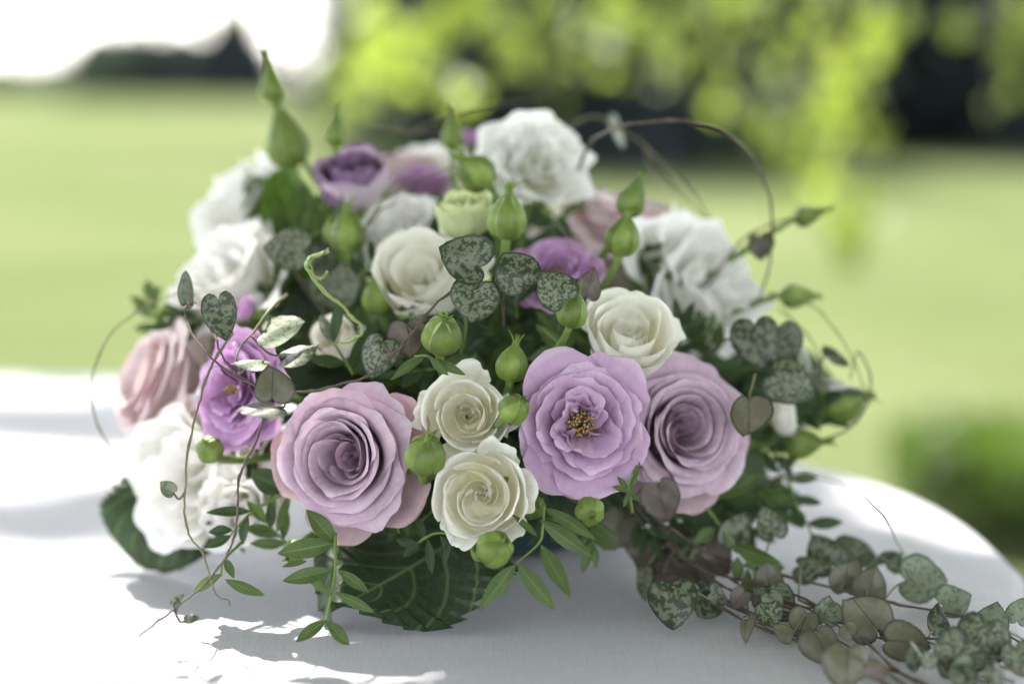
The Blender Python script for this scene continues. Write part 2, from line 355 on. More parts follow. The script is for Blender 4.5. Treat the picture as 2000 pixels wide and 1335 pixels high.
far_tree('far_bush', gx(120, 125), 125, 1.9, 5.6, M['crown_far'], 'low green bush on the skyline beside the round tree', FG, 18, leaf=.35, low=.03)
# dark wood in the middle distance
WG = 'dark trees in the shade behind the hanging branches'
for i, (px, y, h, wd, mt, lb) in enumerate([
    (830, 30, 6.0, 3.0, 'crown_dark', 'dark tree behind the small purple rose'),
    (930, 23, 6.0, 2.8, 'crown_dark', 'dark tree behind the top white ruffled flower'),
    (1075, 21.5, 6.0, 2.6, 'crown_navy', 'nearly black tree above the top white flower'),
    (1220, 20.5, 6.0, 2.6, 'crown_navy', 'nearly black tree behind the arching brown vine'),
    (1360, 21, 6.2, 2.6, 'crown_dark', 'dark tree just behind the bright hanging branch'),
    (1540, 27, 7.0, 3.4, 'crown_dark', 'dark tree hidden largely by the bright hanging branch'),
    (1760, 25, 7.0, 2.8, 'crown_navy', 'black tree in the gap between the two bright boughs'),
    (1890, 24, 7.0, 2.8, 'crown_navy', 'black tree behind the bough at the upper corner'),
    (2060, 25, 7.0, 3.4, 'crown_dark', 'dark tree at the edge of the picture beyond the lawn')]):
    far_tree('shade_tree', gx(px, y), y, h, wd, M[mt], lb, WG, 40+i, conifer=False, leaf=.26, n=6000, low=.0)

# ------------------------------------------------------------------ the near tree whose boughs hang over the table
def near_tree():
    rs = np.random.RandomState(77)
    bx, by = 3.1, 5.2
    root = empty('lime_tree', (bx, by, 0)); tag(root, 'leafy tree whose bright boughs hang down behind and over the table', 'tree')
    base = np.array([bx, by, 0])
    trunk = catmull([(0, 0, -.2), (-.05, .03, 1.2), (-.18, 0, 2.4), (-.3, -.1, 3.6), (-.35, -.2, 5.4)], 6)
    V, F, U = tube(trunk, [.26, .21, .18, .14, .06], 14); link('trunk', mesh_from('trunk', V, F, U, mats=[M['bark']]), root)
    def pt(px, py, d): return at(px, py, d)
    # (path of bough in photo pixels and distance, radii)
    fork = base+np.array([-.25, -.05, 3.0])
    boughs = [
        [fork, fork+np.array([-1.2, -.4, .5]), pt(1700, -420, 4.2), pt(1300, -230, 4.0), pt(950, -110, 3.8), pt(700, -20, 3.8), pt(640, 120, 3.9)],
        [fork, fork+np.array([-.8, -.5, .1]), pt(1760, -200, 3.9), pt(1640, -40, 3.7), pt(1590, 140, 3.6), pt(1560, 280, 3.55), pt(1640, 420, 3.5)],
        [fork, fork+np.array([-.4, -.8, -.1]), pt(2080, -160, 3.8), pt(1960, 0, 3.7), pt(1940, 150, 3.7)],
        [fork, fork+np.array([-1.0, -1.3, 1.0]), np.array([.7, 3.1, 3.7]), np.array([-.1, 2.6, 3.5]), np.array([-.9, 2.6, 3.2])],
        [fork, fork+np.array([-.9, -1.8, .9]), np.array([1.3, 2.5, 3.5]), np.array([.5, 1.9, 3.3])],
        [fork, fork+np.array([-1.8, 0, 1.6]), np.array([-.2, 4.6, 4.6]), np.array([-1.6, 4.2, 4.2])],
        [fork, fork+np.array([.9, .5, 1.6]), fork+np.array([2.2, .8, 2.0])],
        [fork, fork+np.array([.3, 1.3, 1.5]), fork+np.array([.2, 2.6, 1.6])],
    ]
    for b in boughs:
        P = catmull(np.array(b)-base, 8)
        V, F, U = tube(P, [.075, .04, .022, .012, .006], 8)
        link('bough', mesh_from('bough', V, F, U, mats=[M['bark']]), root)
    cs, rr, ct = [], [], []
    def clump(p, r, n): cs.append(np.asarray(p)-base); rr.append((r, r, r*.8)); ct.append(n)
    # hanging sprays that show behind the bouquet (pixel, pixel, distance, radius px, leaves)
    for px, py, d, r, n in [
        (460, 5, 4.6, 42, 9), (720, 15, 3.9, 60, 16), (690, 150, 4.1, 80, 20), (790, 70, 4.0, 90, 20), (690, 215, 4.2, 45, 9), (860, 170, 4.4, 60, 8),
        (930, 25, 3.8, 75, 17), (1040, 35, 3.7, 85, 20), (1130, 5, 3.7, 70, 14), (1210, 30, 3.6, 80, 17), (1290, 60, 3.6, 60, 12), (1370, 0, 3.7, 60, 10), (1450, -15, 3.6, 60, 9),
        (1590, -10, 3.5, 70, 10), (1570, 100, 3.6, 75, 12), (1665, 120, 3.4, 65, 14), (1690, 30, 3.5, 55, 9), (1500, 190, 3.6, 55, 8), (1600, 210, 3.5, 70, 13), (1530, 260, 3.6, 60, 10),
        (1620, 300, 3.4, 55, 8), (1570, 340, 3.5, 60, 12), (1650, 380, 3.5, 50, 9), (1640, 460, 3.5, 40, 8), (1450, 240, 3.4, 40, 4), (1690, 250, 3.6, 50, 6),
        (1890, 40, 3.7, 60, 10), (1960, 100, 3.7, 70, 13), (1990, 10, 3.8, 60, 9), (1930, 190, 3.8, 45, 5), (1700, 440, 3.8, 40, 4), (1610, 380, 3.3, 45, 10), (1650, 430, 3.4, 45, 10), (1660, 500, 3.4, 30, 7), (1580, 260, 3.2, 60, 10), (1740, 60, 3.4, 40, 8), (1620, 160, 3.2, 50, 8), (1480, 250, 3.1, 40, 6), (850, 30, 3.4, 60, 9), (1180, 60, 3.2, 50, 8), (760, 130, 4.6, 110, 26), (1420, 60, 4.4, 70, 14), (1330, 120, 4.6, 60, 9), (980, 110, 4.8, 90, 14), (1100, 130, 5.2, 90, 12), (1230, 140, 5.4, 80, 8), (900, 190, 5.2, 60, 8), (1480, 120, 5.0, 80, 14), (1400, 180, 5.2, 60, 8), (1700, 180, 5.0, 60, 8), (1560, 420, 4.4, 40, 6)]:
        clump(at(px, py, d), r/FPX*d*1.1, max(3, n*.85))
    # the rest of the crown
    for k in range(46):
        a = rs.rand()*6.28; q = .6+2.0*rs.rand()**.6; z = 3.4+3.0*rs.rand()
        clump(base+np.array([math.cos(a)*q, math.sin(a)*q*.8+.4, z]), .5, 70)
    V, F = leaf_cloud(rs, cs, rr, ct, .046, .9, down=.5)
    # unseen leaf roof added to dim the table; gaps left for sun on the cloth
    c2, r2, k2 = [], [], []
    for k in range(2500):
        p = np.array([-5.5+11.5*rs.rand(), -6.4+12.1*rs.rand(), 3.2+2.0*rs.rand()]); r = .22+.2*rs.rand()
        c2.append(p-base); r2.append((r, r, r*.5)); k2.append(85)
    for k in range(60):      # unseen dense clumps added between the sun and the table front, for shade
        p = np.array([-.12+.62*rs.rand(), .35+.95*rs.rand(), TABLE+.05]); p = p+SUN*((3.3+1.4*rs.rand()-p[2])/SUN[2])
        c2.append(p-base); r2.append((.17, .17, .10)); k2.append(75)
    V2, F2 = leaf_cloud(rs, c2, r2, k2, .115, .85, down=.5)
    Q = V2.reshape(-1, 4, 3); w_ = Q.mean(1)+base
    hit = w_[:, :2]-SUN[:2]*((w_[:, 2:3]-TABLE-.05)/SUN[2])
    keep = np.ones(len(Q), bool)
    for gx_, gy_, ra, rb_, rot in GAPS:
        dx, dy = hit[:, 0]-gx_, hit[:, 1]-gy_; c_, s_ = math.cos(rot), math.sin(rot)
        keep &= ~(((dx*c_+dy*s_)/ra)**2+((dy*c_-dx*s_)/rb_)**2 < .75+.5*rs.rand(len(Q)))
    Q = Q[keep].reshape(-1, 3)
    F = np.vstack([F, np.arange(len(Q)).reshape(-1, 4)+len(V)]); V = np.vstack([V, Q])
    link('crown', mesh_from('crown', V, F, smooth=False, mats=[M['tree_leaf']]), root)
# gaps in the leaf roof, given by the patch of cloth they light: x, y, half axes, turn
GAPS = [(-.50, 1.56, .40, .09, 0), (-.44, 1.25, .27, .125, .05), (-.36, .99, .19, .12, .1), (-.27, .80, .13, .085, .15), (.225, 1.12, .075, .14, .3), (.08, 1.36, .14, .07, -.7), (-.16, 1.47, .14, .07, -.3), (-.21, 1.0, .05, .08, 0), (-.13, .735, .075, .03, .2), (-.17, .83, .15, .13, -.3), (-.02, .97, .035, .03, 0), (.10, .955, .04, .022, 0), (.05, .885, .035, .02, 0), (-.10, .93, .05, .03, 0)]
near_tree()

def shrub(x, y, h, r, seed, label):
    rs = np.random.RandomState(seed)
    root = empty('shadow_shrub', (x, y, 0)); tag(root, label, 'shrub')
    P = []
    for k in range(9):
        a = rs.rand()*6.28; e = r*.7*rs.rand()
        P.append(tube(catmull([(0, 0, -.02), (math.cos(a)*e*.4, math.sin(a)*e*.4, h*.5), (math.cos(a)*e, math.sin(a)*e, h*.85)], 5), [.008, .003], 5))
    V, F, U = join(P); link('stem', mesh_from('stem', V, F, U, mats=[M['bark']]), root)
    cs = [(math.cos(k*2.4)*r*.6*math.sqrt(k/16), math.sin(k*2.4)*r*.6*math.sqrt(k/16), h*(.35+.35*rs.rand())) for k in range(17)]
    V, F = leaf_cloud(rs, cs, [(r*.35, r*.35, h*.35)]*17, [90]*17, .07, .6)
    link('foliage', mesh_from('foliage', V, F, smooth=False, mats=[M['shrub_leaf']]), root)
g = on_table(2010, 1080, -TABLE); shrub(g[0], g[1]+.2, .24, .36, 3, 'added low shrub standing in for tree shadow on the grass beyond the table edge')  # shrub added to make the dark patch of tree shadow on the lawn

# ------------------------------------------------------------------ table and cloth
OUT = catmull([(.254, .961), (.251, 1.058), (.2337, 1.145), (.188, 1.228), (.08, 1.36), (-.08, 1.50), (-.27, 1.59), (-.42, 1.612), (-.58, 1.585), (-.75, 1.46), (-.85, 1.25),
               (-.85, 1.0), (-.72, .72), (-.5, .5), (-.2, .42), (.05, .52), (.19, .72), (.254, .961)], 14)[:-1]
TC = np.array([-.30, 1.02])
def cloth_mat():
    m, t, N, L = new_mat('white_linen')
    tc = N('ShaderNodeTexCoord'); hs = []
    for s in ((1500, 90, 90), (90, 1500, 90)):
        mp = N('ShaderNodeMapping'); mp.inputs['Scale'].default_value = s; mp.inputs['Rotation'].default_value = (0, 0, R_(28)); L(tc.outputs['Object'], mp.inputs[0])
        n = N('ShaderNodeTexNoise'); n.inputs['Scale'].default_value = 1; n.inputs['Detail'].default_value = 2; L(mp.outputs[0], n.inputs[0]); hs.append(n)
    ad = N('ShaderNodeMath'); L(hs[0].outputs[0], ad.inputs[0]); L(hs[1].outputs[0], ad.inputs[1])
    big = N('ShaderNodeTexNoise'); big.inputs['Scale'].default_value = 9; big.inputs['Detail'].default_value = 3; L(tc.outputs['Object'], big.inputs[0])
    r = ramp(N, [(.35, (.49, .478, .522)), (.65, (.57, .557, .602))]); h = N('ShaderNodeMath'); h.operation = 'MULTIPLY'; h.inputs[1].default_value = .5
    L(ad.outputs[0], h.inputs[0]); L(h.outputs[0], r.inputs[0])
    b1 = N('ShaderNodeBump'); b1.inputs['Strength'].default_value = .5; b1.inputs['Distance'].default_value = .0004; L(ad.outputs[0], b1.inputs['Height'])
    b2 = N('ShaderNodeBump'); b2.inputs['Strength'].default_value = .5; b2.inputs['Distance'].default_value = .010; L(big.outputs[0], b2.inputs['Height']); L(b1.outputs[0], b2.inputs['Normal'])
    finish(t, N, L, r.outputs[0], .8, .12, bump=b2.outputs[0], spec=.15, sheen=.1)
    return m
M['linen'] = cloth_mat()
def table_and_cloth():
    n = len(OUT); dirv = OUT-TC; nrm = dirv/np.linalg.norm(dirv, axis=1, keepdims=True)
    rings = []
    for s in np.linspace(.02, .985, 22): rings.append(np.column_stack([TC+dirv*s, np.full(n, TABLE)]))
    ar = np.linspace(0, 1, n, endpoint=False)*2*math.pi
    for a in np.linspace(.2, 1, 5)*math.pi/2:
        o = OUT-nrm*.010; rings.append(np.column_stack([o+nrm*.010*math.sin(a), np.full(n, TABLE-.010*(1-math.cos(a)))]))
    for k, f in enumerate(np.linspace(.05, 1, 16)):
        fold = (.035*np.sin(ar*17)+.02*np.sin(ar*31+1))*f**1.3
        rings.append(np.column_stack([OUT+nrm*(.012*f+fold+.03*f)[:, None], np.full(n, TABLE-.010-f*.70)]))
    V = np.vstack(rings); nr = len(rings)
    F = [[q for q in f] for f in grid_faces(nr, n, True)] + [list(range(n))]
    o = link('tablecloth', mesh_from('tablecloth', V-np.array([TC[0], TC[1], 0]), F, mats=[M['linen']])); o.location = (TC[0], TC[1], 0)
    tag(o, 'plain white linen cloth draped over the table under the flowers', 'tablecloth')
    M['wood'] = plain_mat('table_wood', (.16, .09, .045), (.28, .17, .09), 12, .5)
    root = empty('garden_table', (TC[0], TC[1], 0)); tag(root, 'table hidden under the white linen cloth', 'table')
    o2 = dirv*.965; V = []
    for z, s in ((TABLE-.035, 1.), (TABLE-.004, 1.)): V.append(np.column_stack([o2*s, np.full(n, z)]))
    F = list(grid_faces(2, n, True))+[list(range(n))[::-1], [n+i for i in range(n)]]
    link('tabletop', mesh_from('tabletop', np.vstack(V), F, smooth=False, mats=[M['wood']]), root)
    V, F, U = tube([(0, 0, .03), (0, 0, .2), (0, 0, .5), (0, 0, TABLE-.036)], [.06, .04, .035, .09], 16); link('pedestal', mesh_from('pedestal', V, F, U, mats=[M['wood']]), root)
    for k in range(4):
        a = k*math.pi/2+.4; V, F, U = tube(catmull([(0, 0, .12), (math.cos(a)*.2, math.sin(a)*.2, .08), (math.cos(a)*.38, math.sin(a)*.38, .02)], 5), [.035, .025, .02], 8)
        link('foot', mesh_from('foot', V, F, U, mats=[M['wood']]), root)
table_and_cloth()

# ------------------------------------------------------------------ bouquet
BASE = np.array([-.018, 1.035, TABLE])
bouquet = empty('bouquet', BASE)
tag(bouquet, 'flower arrangement of lilac roses, white roses, green buds and trailing heart leaves', 'bouquet')
INV = Matrix.Translation(Vector(-BASE))
LM = {}
def part(name, me, mw=None, label=None):
    o = link(name, me, bouquet, INV @ (mw or Matrix.Identity(4))); LM[o.name] = INV @ (mw or Matrix.Identity(4))
    if label: o['label'] = label
    return o
def S(px, d): return px/FPX*d         # pixels at depth d to metres

def bez(P, v):
    P = np.asarray(P, float); v = v[..., None]
    b = (1-v)**3*P[0]+3*(1-v)**2*v*P[1]+3*(1-v)*v*v*P[2]+v**3*P[3]
    d = 3*(1-v)**2*(P[1]-P[0])+6*(1-v)*v*(P[2]-P[1])+3*v*v*(P[3]-P[2])
    return b, d
def petal_grid(rs, R, prof, phi, wid, curl=.1, ruf=.0, rufk=5, frill=.0, tip=.0, side=.35, spiral=.03, cup=.0, nu=15, nv=13, curlpos=.68, neck=.35, lump=.02, fold=0.0):
    u = np.linspace(-1, 1, nu); v = np.linspace(0, 1, nv)
    U, V = np.meshgrid(u, v); A = np.abs(U)
    vm = 1-side*A**2.6+tip*((1-A)**1.6-.25)
    fr = np.zeros_like(u)
    for k in range(4):
        fr += np.sin(u*(5+4*k+3*rs.rand())+rs.rand()*6.28)/(1+.6*k)
    vm = vm+(frill+.012)*fr[None, :]
    Ve = V*np.clip(vm, .2, 1.15)
    (b, d) = bez(prof, np.clip(Ve, 0, 1.12))
    r, z = b[..., 0], b[..., 1]
    ln = np.maximum(np.hypot(d[..., 0], d[..., 1]), 1e-9); nr, nz = d[..., 1]/ln, -d[..., 0]/ln
    g = neck+(1-neck)*np.sin(np.clip(Ve/.62, 0, 1)*math.pi/2)
    ang = phi+wid*U*g
    s = np.clip((Ve-curlpos)/(1-curlpos), 0, 1.3)
    ph = rs.rand(6)*6.28
    D = curl*s**2*(.55+.6*A**1.6)+spiral*U*V-cup*U**2*V
    D += ruf*V**2*(np.sin(U*rufk+ph[0])+.6*np.sin(U*rufk*1.9+ph[1])+.35*np.sin(U*rufk*3.3+ph[2]))
    D += lump*V*(np.sin(U*2.3+V*2+ph[3])+.6*np.sin(U*4.1-V*3+ph[4]))
    if fold: D += fold*np.exp(-(U/.22)**2)*V**2
    D *= R
    r2 = np.maximum(r+D*nr, .004*R); z2 = z+D*nz
    jr = rs.normal(0, .008)*R
    X = np.stack([(r2+jr*V)*np.cos(ang), (r2+jr*V)*np.sin(ang), z2], -1).reshape(-1, 3)
    uv = np.stack([(U+1)/2, np.clip(Ve, 0, 1)], -1).reshape(-1, 2)
    return X, grid_faces(nv, nu), uv
def calyx(R, depth, stem_to, mw):
    """green hip under the petals with the top of the stem running back into the foam"""
    inv = mw.inverted()
    q = np.array(inv @ Vector(stem_to))
    P = catmull([(0, 0, -depth+.015*R), (0, 0, -depth-.06*R), (0, 0, -depth-.2*R), (0, 0, -depth-.34*R), q*.5+np.array([0, 0, -depth*.6]), q], 5)
    rad = np.interp(np.linspace(0, 1, len(P)), [0, .1, .25, .45, .6, 1], [.06*R, .16*R, .17*R, .08*R, .0022, .002])
    return tube(P, rad, 9)
FOAM = BASE+np.array([0, 0, .055])
def flower(name, kind, px, py, d, rpx, face, roll, seed, mats, label, **kw):
    rs = np.random.RandomState(seed); R = S(rpx, d)
    mw = frame(at(px, py, d), camvec(*face), camvec(math.sin(roll), math.cos(roll), 0.01))
    petals = []                                   # (X, F, uv, material)
    if kind == 'rose':                            # full, spiralled garden rose
        n = kw.get('n', 28); drop = kw.get('drop', .46); dep = .95*R; openn = kw.get('open', 1.0)
        for i in range(n):
            t = (i+.5)/n
            rr = R*(.13+.87*t**.9*openn)*(1+rs.normal(0, .03))
            zr = R*(-kw.get('hollow', .30)+(kw.get('hollow', .30)+.16)*min(1, t/.34)**.7-drop*t**2.2+rs.normal(0, .025))
            fl = .10+.34*t**.7
            prof = [(.03*R+.07*R*t, -dep), (rr*(.55+.2*(1-t))+.08*R, -dep+.25*R), (rr*(1-fl), zr+.05*R*t-.12*R*(1-t)), (rr, zr)]
            X, Fg, uvg = petal_grid(rs, R, prof, i*2.39996+rs.normal(0, .25)+kw.get('phase', 0), 1.9-.80*t, curl=.02+.11*t, ruf=.008+.010*t, rufk=3.2, frill=.012+.012*t,
                           tip=.06*t, side=.16+.14*t, spiral=.035*(1-t)+.045, nu=23, nv=16, lump=.016+.022*t, fold=.02*t*rs.normal())
            X[:, :2] += (np.array(kw.get('off', (.05, .0)))*(1-t)+rs.normal(0, .022, 2))*R
            petals.append((X, Fg, uvg, mats[0]))
        for i in range(kw.get('guard', 4)):       # drooping guard petals with pink tips
            ph = kw.get('gphase', 0)+i*kw.get('gstep', 1.7)
            prof = [(.15*R, -dep), (.75*R, -dep*.95), (1.0*R, -.52*R), (kw.get('gr', 1.08)*R, -.46*R)]
            petals.append((*petal_grid(rs, R, prof, ph, .62, curl=.10, ruf=.02, frill=.012, tip=.12, side=.45, spiral=.02, nu=19, nv=14, lump=.03, fold=.05), mats[1]))
        for i in range(4):
            rr = R*(.03+.03*i); zr = -R*(kw.get('hollow', .30)+.05-.02*i)
            prof = [(.02*R, -dep), (rr+.06*R, -dep+.2*R), (rr+.02*R, zr-.2*R), (rr, zr)]
            X, Fg, uvg = petal_grid(rs, R, prof, i*2.2+1, 2.0, curl=.03, spiral=.05, nu=17, nv=10)
            X[:, :2] += np.array(kw.get('off', (.05, .0)))*R; petals.append((X, Fg, uvg, mats[0]))
    elif kind == 'spray':                         # small cupped rose
        n = kw.get('n', 11); dep = 1.05*R; lift = kw.get('lift', .16)
        for i in range(n):
            t = (i+.5)/n
            rr = R*(.13+.80*t**.9)*(1+rs.normal(0, .05)); sp = kw.get('spiral', .03)
            zr = R*(-.42+(.44+lift)*min(1, t/.62)**.9-.30*max(0, t-.5)**1.2/.5+rs.normal(0, .05))
            fl = .0+.17*t**1.4
            prof = [(.04*R+.06*R*t, -dep), (rr*(1.05)+.14*R, -dep+.18*R), (rr*(1.08-fl), zr-.30*R*(1-.45*t)), (rr, zr)]
            X, Fg, uvg = petal_grid(rs, R, prof, i*2.39996+rs.normal(0, .3)+kw.get('phase', 0), 1.9-.70*t, curl=.02+.12*t**1.3, ruf=.008+kw.get('ruf', .010)*t, rufk=3.2, frill=.010+.014*t,
                           tip=.03, side=.12+.16*t, spiral=sp*(1-t)+.05, nu=23, nv=16, lump=.03+.02*t)
            X[:, :2] += (rs.normal(0, .05, 2)*(1-.6*t))*R
            petals.append((X, Fg, uvg, mats[0]))
        for i in range(5):
            rr = R*(.04+.035*i); zr = -R*(.34+.10*rs.rand())
            prof = [(.02*R, -dep), (rr+.08*R, -dep+.2*R), (rr+.03*R, zr-.2*R), (rr, zr)]
            X, Fg, uvg = petal_grid(rs, R, prof, i*2.2+rs.rand(), 1.7, curl=.05, ruf=.03, frill=.03, spiral=.06, nu=17, nv=10)
            petals.append((X, Fg, uvg, mats[0]))
        for i in range(kw.get('guard', 3)):
            prof = [(.12*R, -dep), (.85*R, -dep), (1.0*R, -.45*R), (1.10*R, -.34*R)]
            petals.append((*petal_grid(rs, R, prof, kw.get('gphase', .5)+i*kw.get('gstep', 2.1), .52, curl=.16, ruf=.045, frill=.03, side=.4, nu=19, nv=14, lump=.03), mats[min(1, len(mats)-1)]))
    elif kind == 'open':                          # blown rose with golden stamens
        n = kw.get('n', 30); dep = .55*R
        for i in range(n):
            t = (i+.5)/n
            rr = R*(.26+.74*t**.85)*(1+rs.normal(0, .07))
            zr = R*(.18-.04*t-.32*t**2+rs.normal(0, .05))
            prof = [(.07*R, -dep*.62-.3*R*t), (rr*.42+.05*R*t, -dep*.55-.15*R*t), (rr*(.80-.10*t), zr-.10*R*(1-t)), (rr, zr)]
            petals.append((*petal_grid(rs, R, prof, i*2.39996+rs.normal(0, .3)+kw.get('phase', 0), 1.0-.26*t+.16*rs.rand(), curl=.01+.10*rs.rand(), ruf=.02, frill=.024, tip=.13,
                           side=.26, spiral=.05, cup=-.02+.10*(1-t)*rs.rand(), nu=21, nv=14, lump=.045, fold=.05*rs.normal()), mats[0]))
        for i in range(4):
            prof = [(.03*R, -dep*.7), (.20*R, -dep*.65), (.30*R, -.02*R), (.17*R, .16*R)]
            petals.append((*petal_grid(rs, R, prof, kw.get('phase', 0)+.5+i*1.5+rs.normal(0, .3), .55, curl=.02, ruf=.04, frill=.03, tip=.1, side=.4, nu=13, nv=11, lump=.05), mats[0]))
    elif kind == 'ruffle':                        # ruffled double lisianthus
        n = kw.get('n', 15); dep = .85*R
        for i in range(n):
            t = (i+.5)/n
            rr = R*(.12+.90*t**.8)
            zr = R*(.14+.12*math.sin(t*3.1)-.45*t**1.7+rs.normal(0, .05))
            fl = .18+.2*t
            prof = [(.05*R, -dep), (rr*.6+.05*R, -dep+.2*R), (rr*(1-fl), zr-.14*R), (rr, zr)]
            petals.append((*petal_grid(rs, R, prof, i*2.39996+rs.normal(0, .3), 1.45-.50*t, curl=.03+.12*t*rs.rand(), ruf=.034+.03*t, rufk=4.6, frill=.034, side=.22, spiral=.07, nu=29, nv=15, lump=.07), mats[0]))
    elif kind == 'cup':                           # half-open bud
        n = kw.get('n', 10); dep = 1.25*R
        for i in range(n):
            t = (i+.5)/n
            rr = R*(.10+.72*t**.8); zr = R*(.12-.10*t+.1*math.sin(i*2.1))
            prof = [(.08*R, -dep), (rr*.9+.45*R, -dep+.10*R), (rr*1.05+.12*R, -.30*R), (rr, zr)]
            petals.append((*petal_grid(rs, R, prof, i*2.39996+kw.get('phase', 0), 1.5-.5*t, curl=.03+.12*t, ruf=.02, frill=.012, side=.25, spiral=.06, nu=17, nv=13), mats[0]))
        for i in range(kw.get('outer', 4)):
            prof = [(.12*R, -dep), (1.05*R, -dep+.05*R), (1.0*R, -.35*R), (.92*R, .02*R)]
            petals.append((*petal_grid(rs, R, prof, .6+i*1.57+kw.get('phase', 0), .95, curl=.12, ruf=.015, frill=.012, tip=.06, side=.32, nu=17, nv=13), mats[1]))
    V, F, U = calyx(R, dep, FOAM + np.array([rs.normal()*.02, rs.normal()*.02, rs.normal()*.01]), mw)
    o = part(name, mesh_from(name, V, F, U, mats=[M['stem']]), mw, label)
    for X, F, uv, mt in petals:
        link('petal', mesh_from('petal', X, F, uv, mats=[mt]), o)
    for k in range(5):                            # sepals folded back under the flower
        a = k*1.2566+rs.rand()*.3
        q = 1.0 if kind == 'cup' else .62
        prof = [(.12*R, -dep-.06*R), (.45*R*q, -dep-.04*R), (.8*R*q, -dep+.2*R*q), (.95*R*q, -dep+.40*R*q)]
        X, F, uv = petal_grid(rs, R, prof, a, .30, curl=.18, tip=.35, side=.85, nu=7, nv=10, neck=.9)
        link('sepal', mesh_from('sepal', X, F, uv, mats=[M['sepal']]), o)
    if kind == 'open':
        P = []
        for k in range(60):
            a = k*2.39996+rs.normal(0, .3); q = .03*R+.125*R*math.sqrt(k/60)*(.8+.4*rs.rand()); h = R*(-.16+.16*rs.rand())
            tp = np.array([q*math.cos(a), q*math.sin(a), h]); bs = tp*np.array([.5, .5, 0])+np.array([0, 0, -.42*R])
            P.append(tube([bs, (bs+tp)/2, tp], .006*R, 4))
            an = np.array([[0, 0, -1.], [0, 0, 0], [0, 0, 1.]])*.022*R
            an[:, 0] += rs.normal(0, .006*R, 3); P.append(tube(tp+an, [.008*R, .022*R, .008*R], 6))
        V, F, U = join(P); s = link('stamens', mesh_from('stamens', V, F, U, mats=[M['stamen']]), o); s['kind'] = 'stuff'
    return o

LR = [M['lilac'], M['lilac_outer']]
# lilac garden roses
flower('lilac_rose', 'rose', 658, 893, .865, 158, (-.30, .0, .95), .4, 101, LR, 'large full lilac rose facing forward at the front, lower petal tipped red', phase=2.2, gphase=-2.6, gstep=1.15, guard=4)
flower('lilac_rose', 'rose', 1352, 838, .905, 148, (.36, .12, .92), .2, 102, LR, 'large lilac rose beside the open mauve rose with stamens', drop=.38, hollow=.12, off=(-.06, .02), gphase=-2.4, gstep=1.3, guard=3)
flower('blush_rose', 'rose', 266, 738, .985, 150, (-.80, .30, .42), 0, 103, [M['pink'], M['pink']], 'pale blush rose turned outward behind the low white ruffled flower')
flower('blush_rose', 'rose', 1236, 408, 1.05, 172, (.22, .93, .22), 0, 104, [M['pink'], M['pink']], 'pale pink rose seen from below beside the top white flower', guard=5, gstep=1.2)
flower('blush_rose', 'rose', 770, 330, 1.12, 135, (-.10, .85, -.2), 0, 105, [M['pink'], M['pink']], 'pale pink rose at the back behind the small purple rose')
# mauve spray roses with stamens
flower('mauve_rose', 'open', 1137, 828, .862, 153, (.06, .04, 1), .2, 111, [M['mauve']], 'open mauve rose showing golden stamens in the middle of the front', phase=.4)
flower('mauve_rose', 'open', 450, 765, .905, 130, (-.68, .05, .72), .5, 112, [M['mauve_deep']], 'deep mauve rose with yellow stamens beside the crossing brown vines', n=30)
flower('mauve_rose', 'open', 1092, 528, .945, 118, (.10, .80, .62), 0, 113, [M['mauve_deep']], 'deep mauve rose under the pink rose, behind mottled heart leaves', n=30)
flower('purple_rose', 'cup', 683, 322, .99, 72, (-.12, .80, .58), 0, 114, [M['purple'], M['pale_lilac']], 'small half-open purple rose with pale lilac outside, high in the bouquet', phase=.9)
flower('purple_bud', 'cup', 918, 258, 1.06, 26, (.0, .95, .1), 0, 115, [M['mauve_deep'], M['mauve_deep']], 'small purple bud beside the top white ruffled flower', n=6)
flower('purple_bud', 'cup', 470, 596, .96, 24, (-.8, .5, .3), 0, 116, [M['mauve_deep'], M['mauve_deep']], 'tiny purple bud tucked under the white ruffled flowers', n=6)
flower('mauve_rose', 'open', 830, 345, 1.07, 75, (.0, .9, .25), 0, 117, [M['mauve_deep']], 'mauve rose half hidden behind the pale back flowers', n=16)
# cream spray roses
CR = [M['cream'], M['cream']]
flower('cream_rose', 'spray', 912, 806, .862, 92, (.0, .12, 1), .3, 121, CR, 'cream rose facing forward above the spiral cream rose', guard=4, gphase=.3, gstep=1.5)
flower('cream_rose', 'spray', 936, 970, .846, 98, (-.10, .0, 1), .9, 122, CR, 'cream rose with spiral centre low in front over the hydrangea leaf', guard=4, gphase=-1.2, gstep=1.1, ruf=.02, spiral=.16, n=12)
flower('cream_rose', 'spray', 1230, 632, .89, 96, (.08, .55, .82), .2, 123, CR, 'cream rose between the mauve rose and the white ruffled flower', guard=3, gphase=-1.7, lift=.2)
flower('cream_rose', 'spray', 822, 515, .93, 112, (-.20, .50, .84), .2, 124, CR, 'ruffled cream rose beside the cluster of mottled heart leaves', guard=2, ruf=.05)
flower('cream_rose', 'spray', 650, 652, .935, 52, (-.30, .45, .8), .2, 125, CR, 'small cream rose behind narrow leaves above the large lilac rose', guard=2)
flower('cream_rose', 'spray', 1548, 812, .955, 42, (.95, .15, .25), .2, 126, CR, 'small cream rose turned outward below the dark heart leaves', guard=2)
flower('pale_green_rose', 'cup', 905, 392, .935, 58, (-.10, .90, .35), 0, 127, [M['greenish'], M['greenish']], 'pale green half-open bud standing above the ruffled cream rose', n=8)
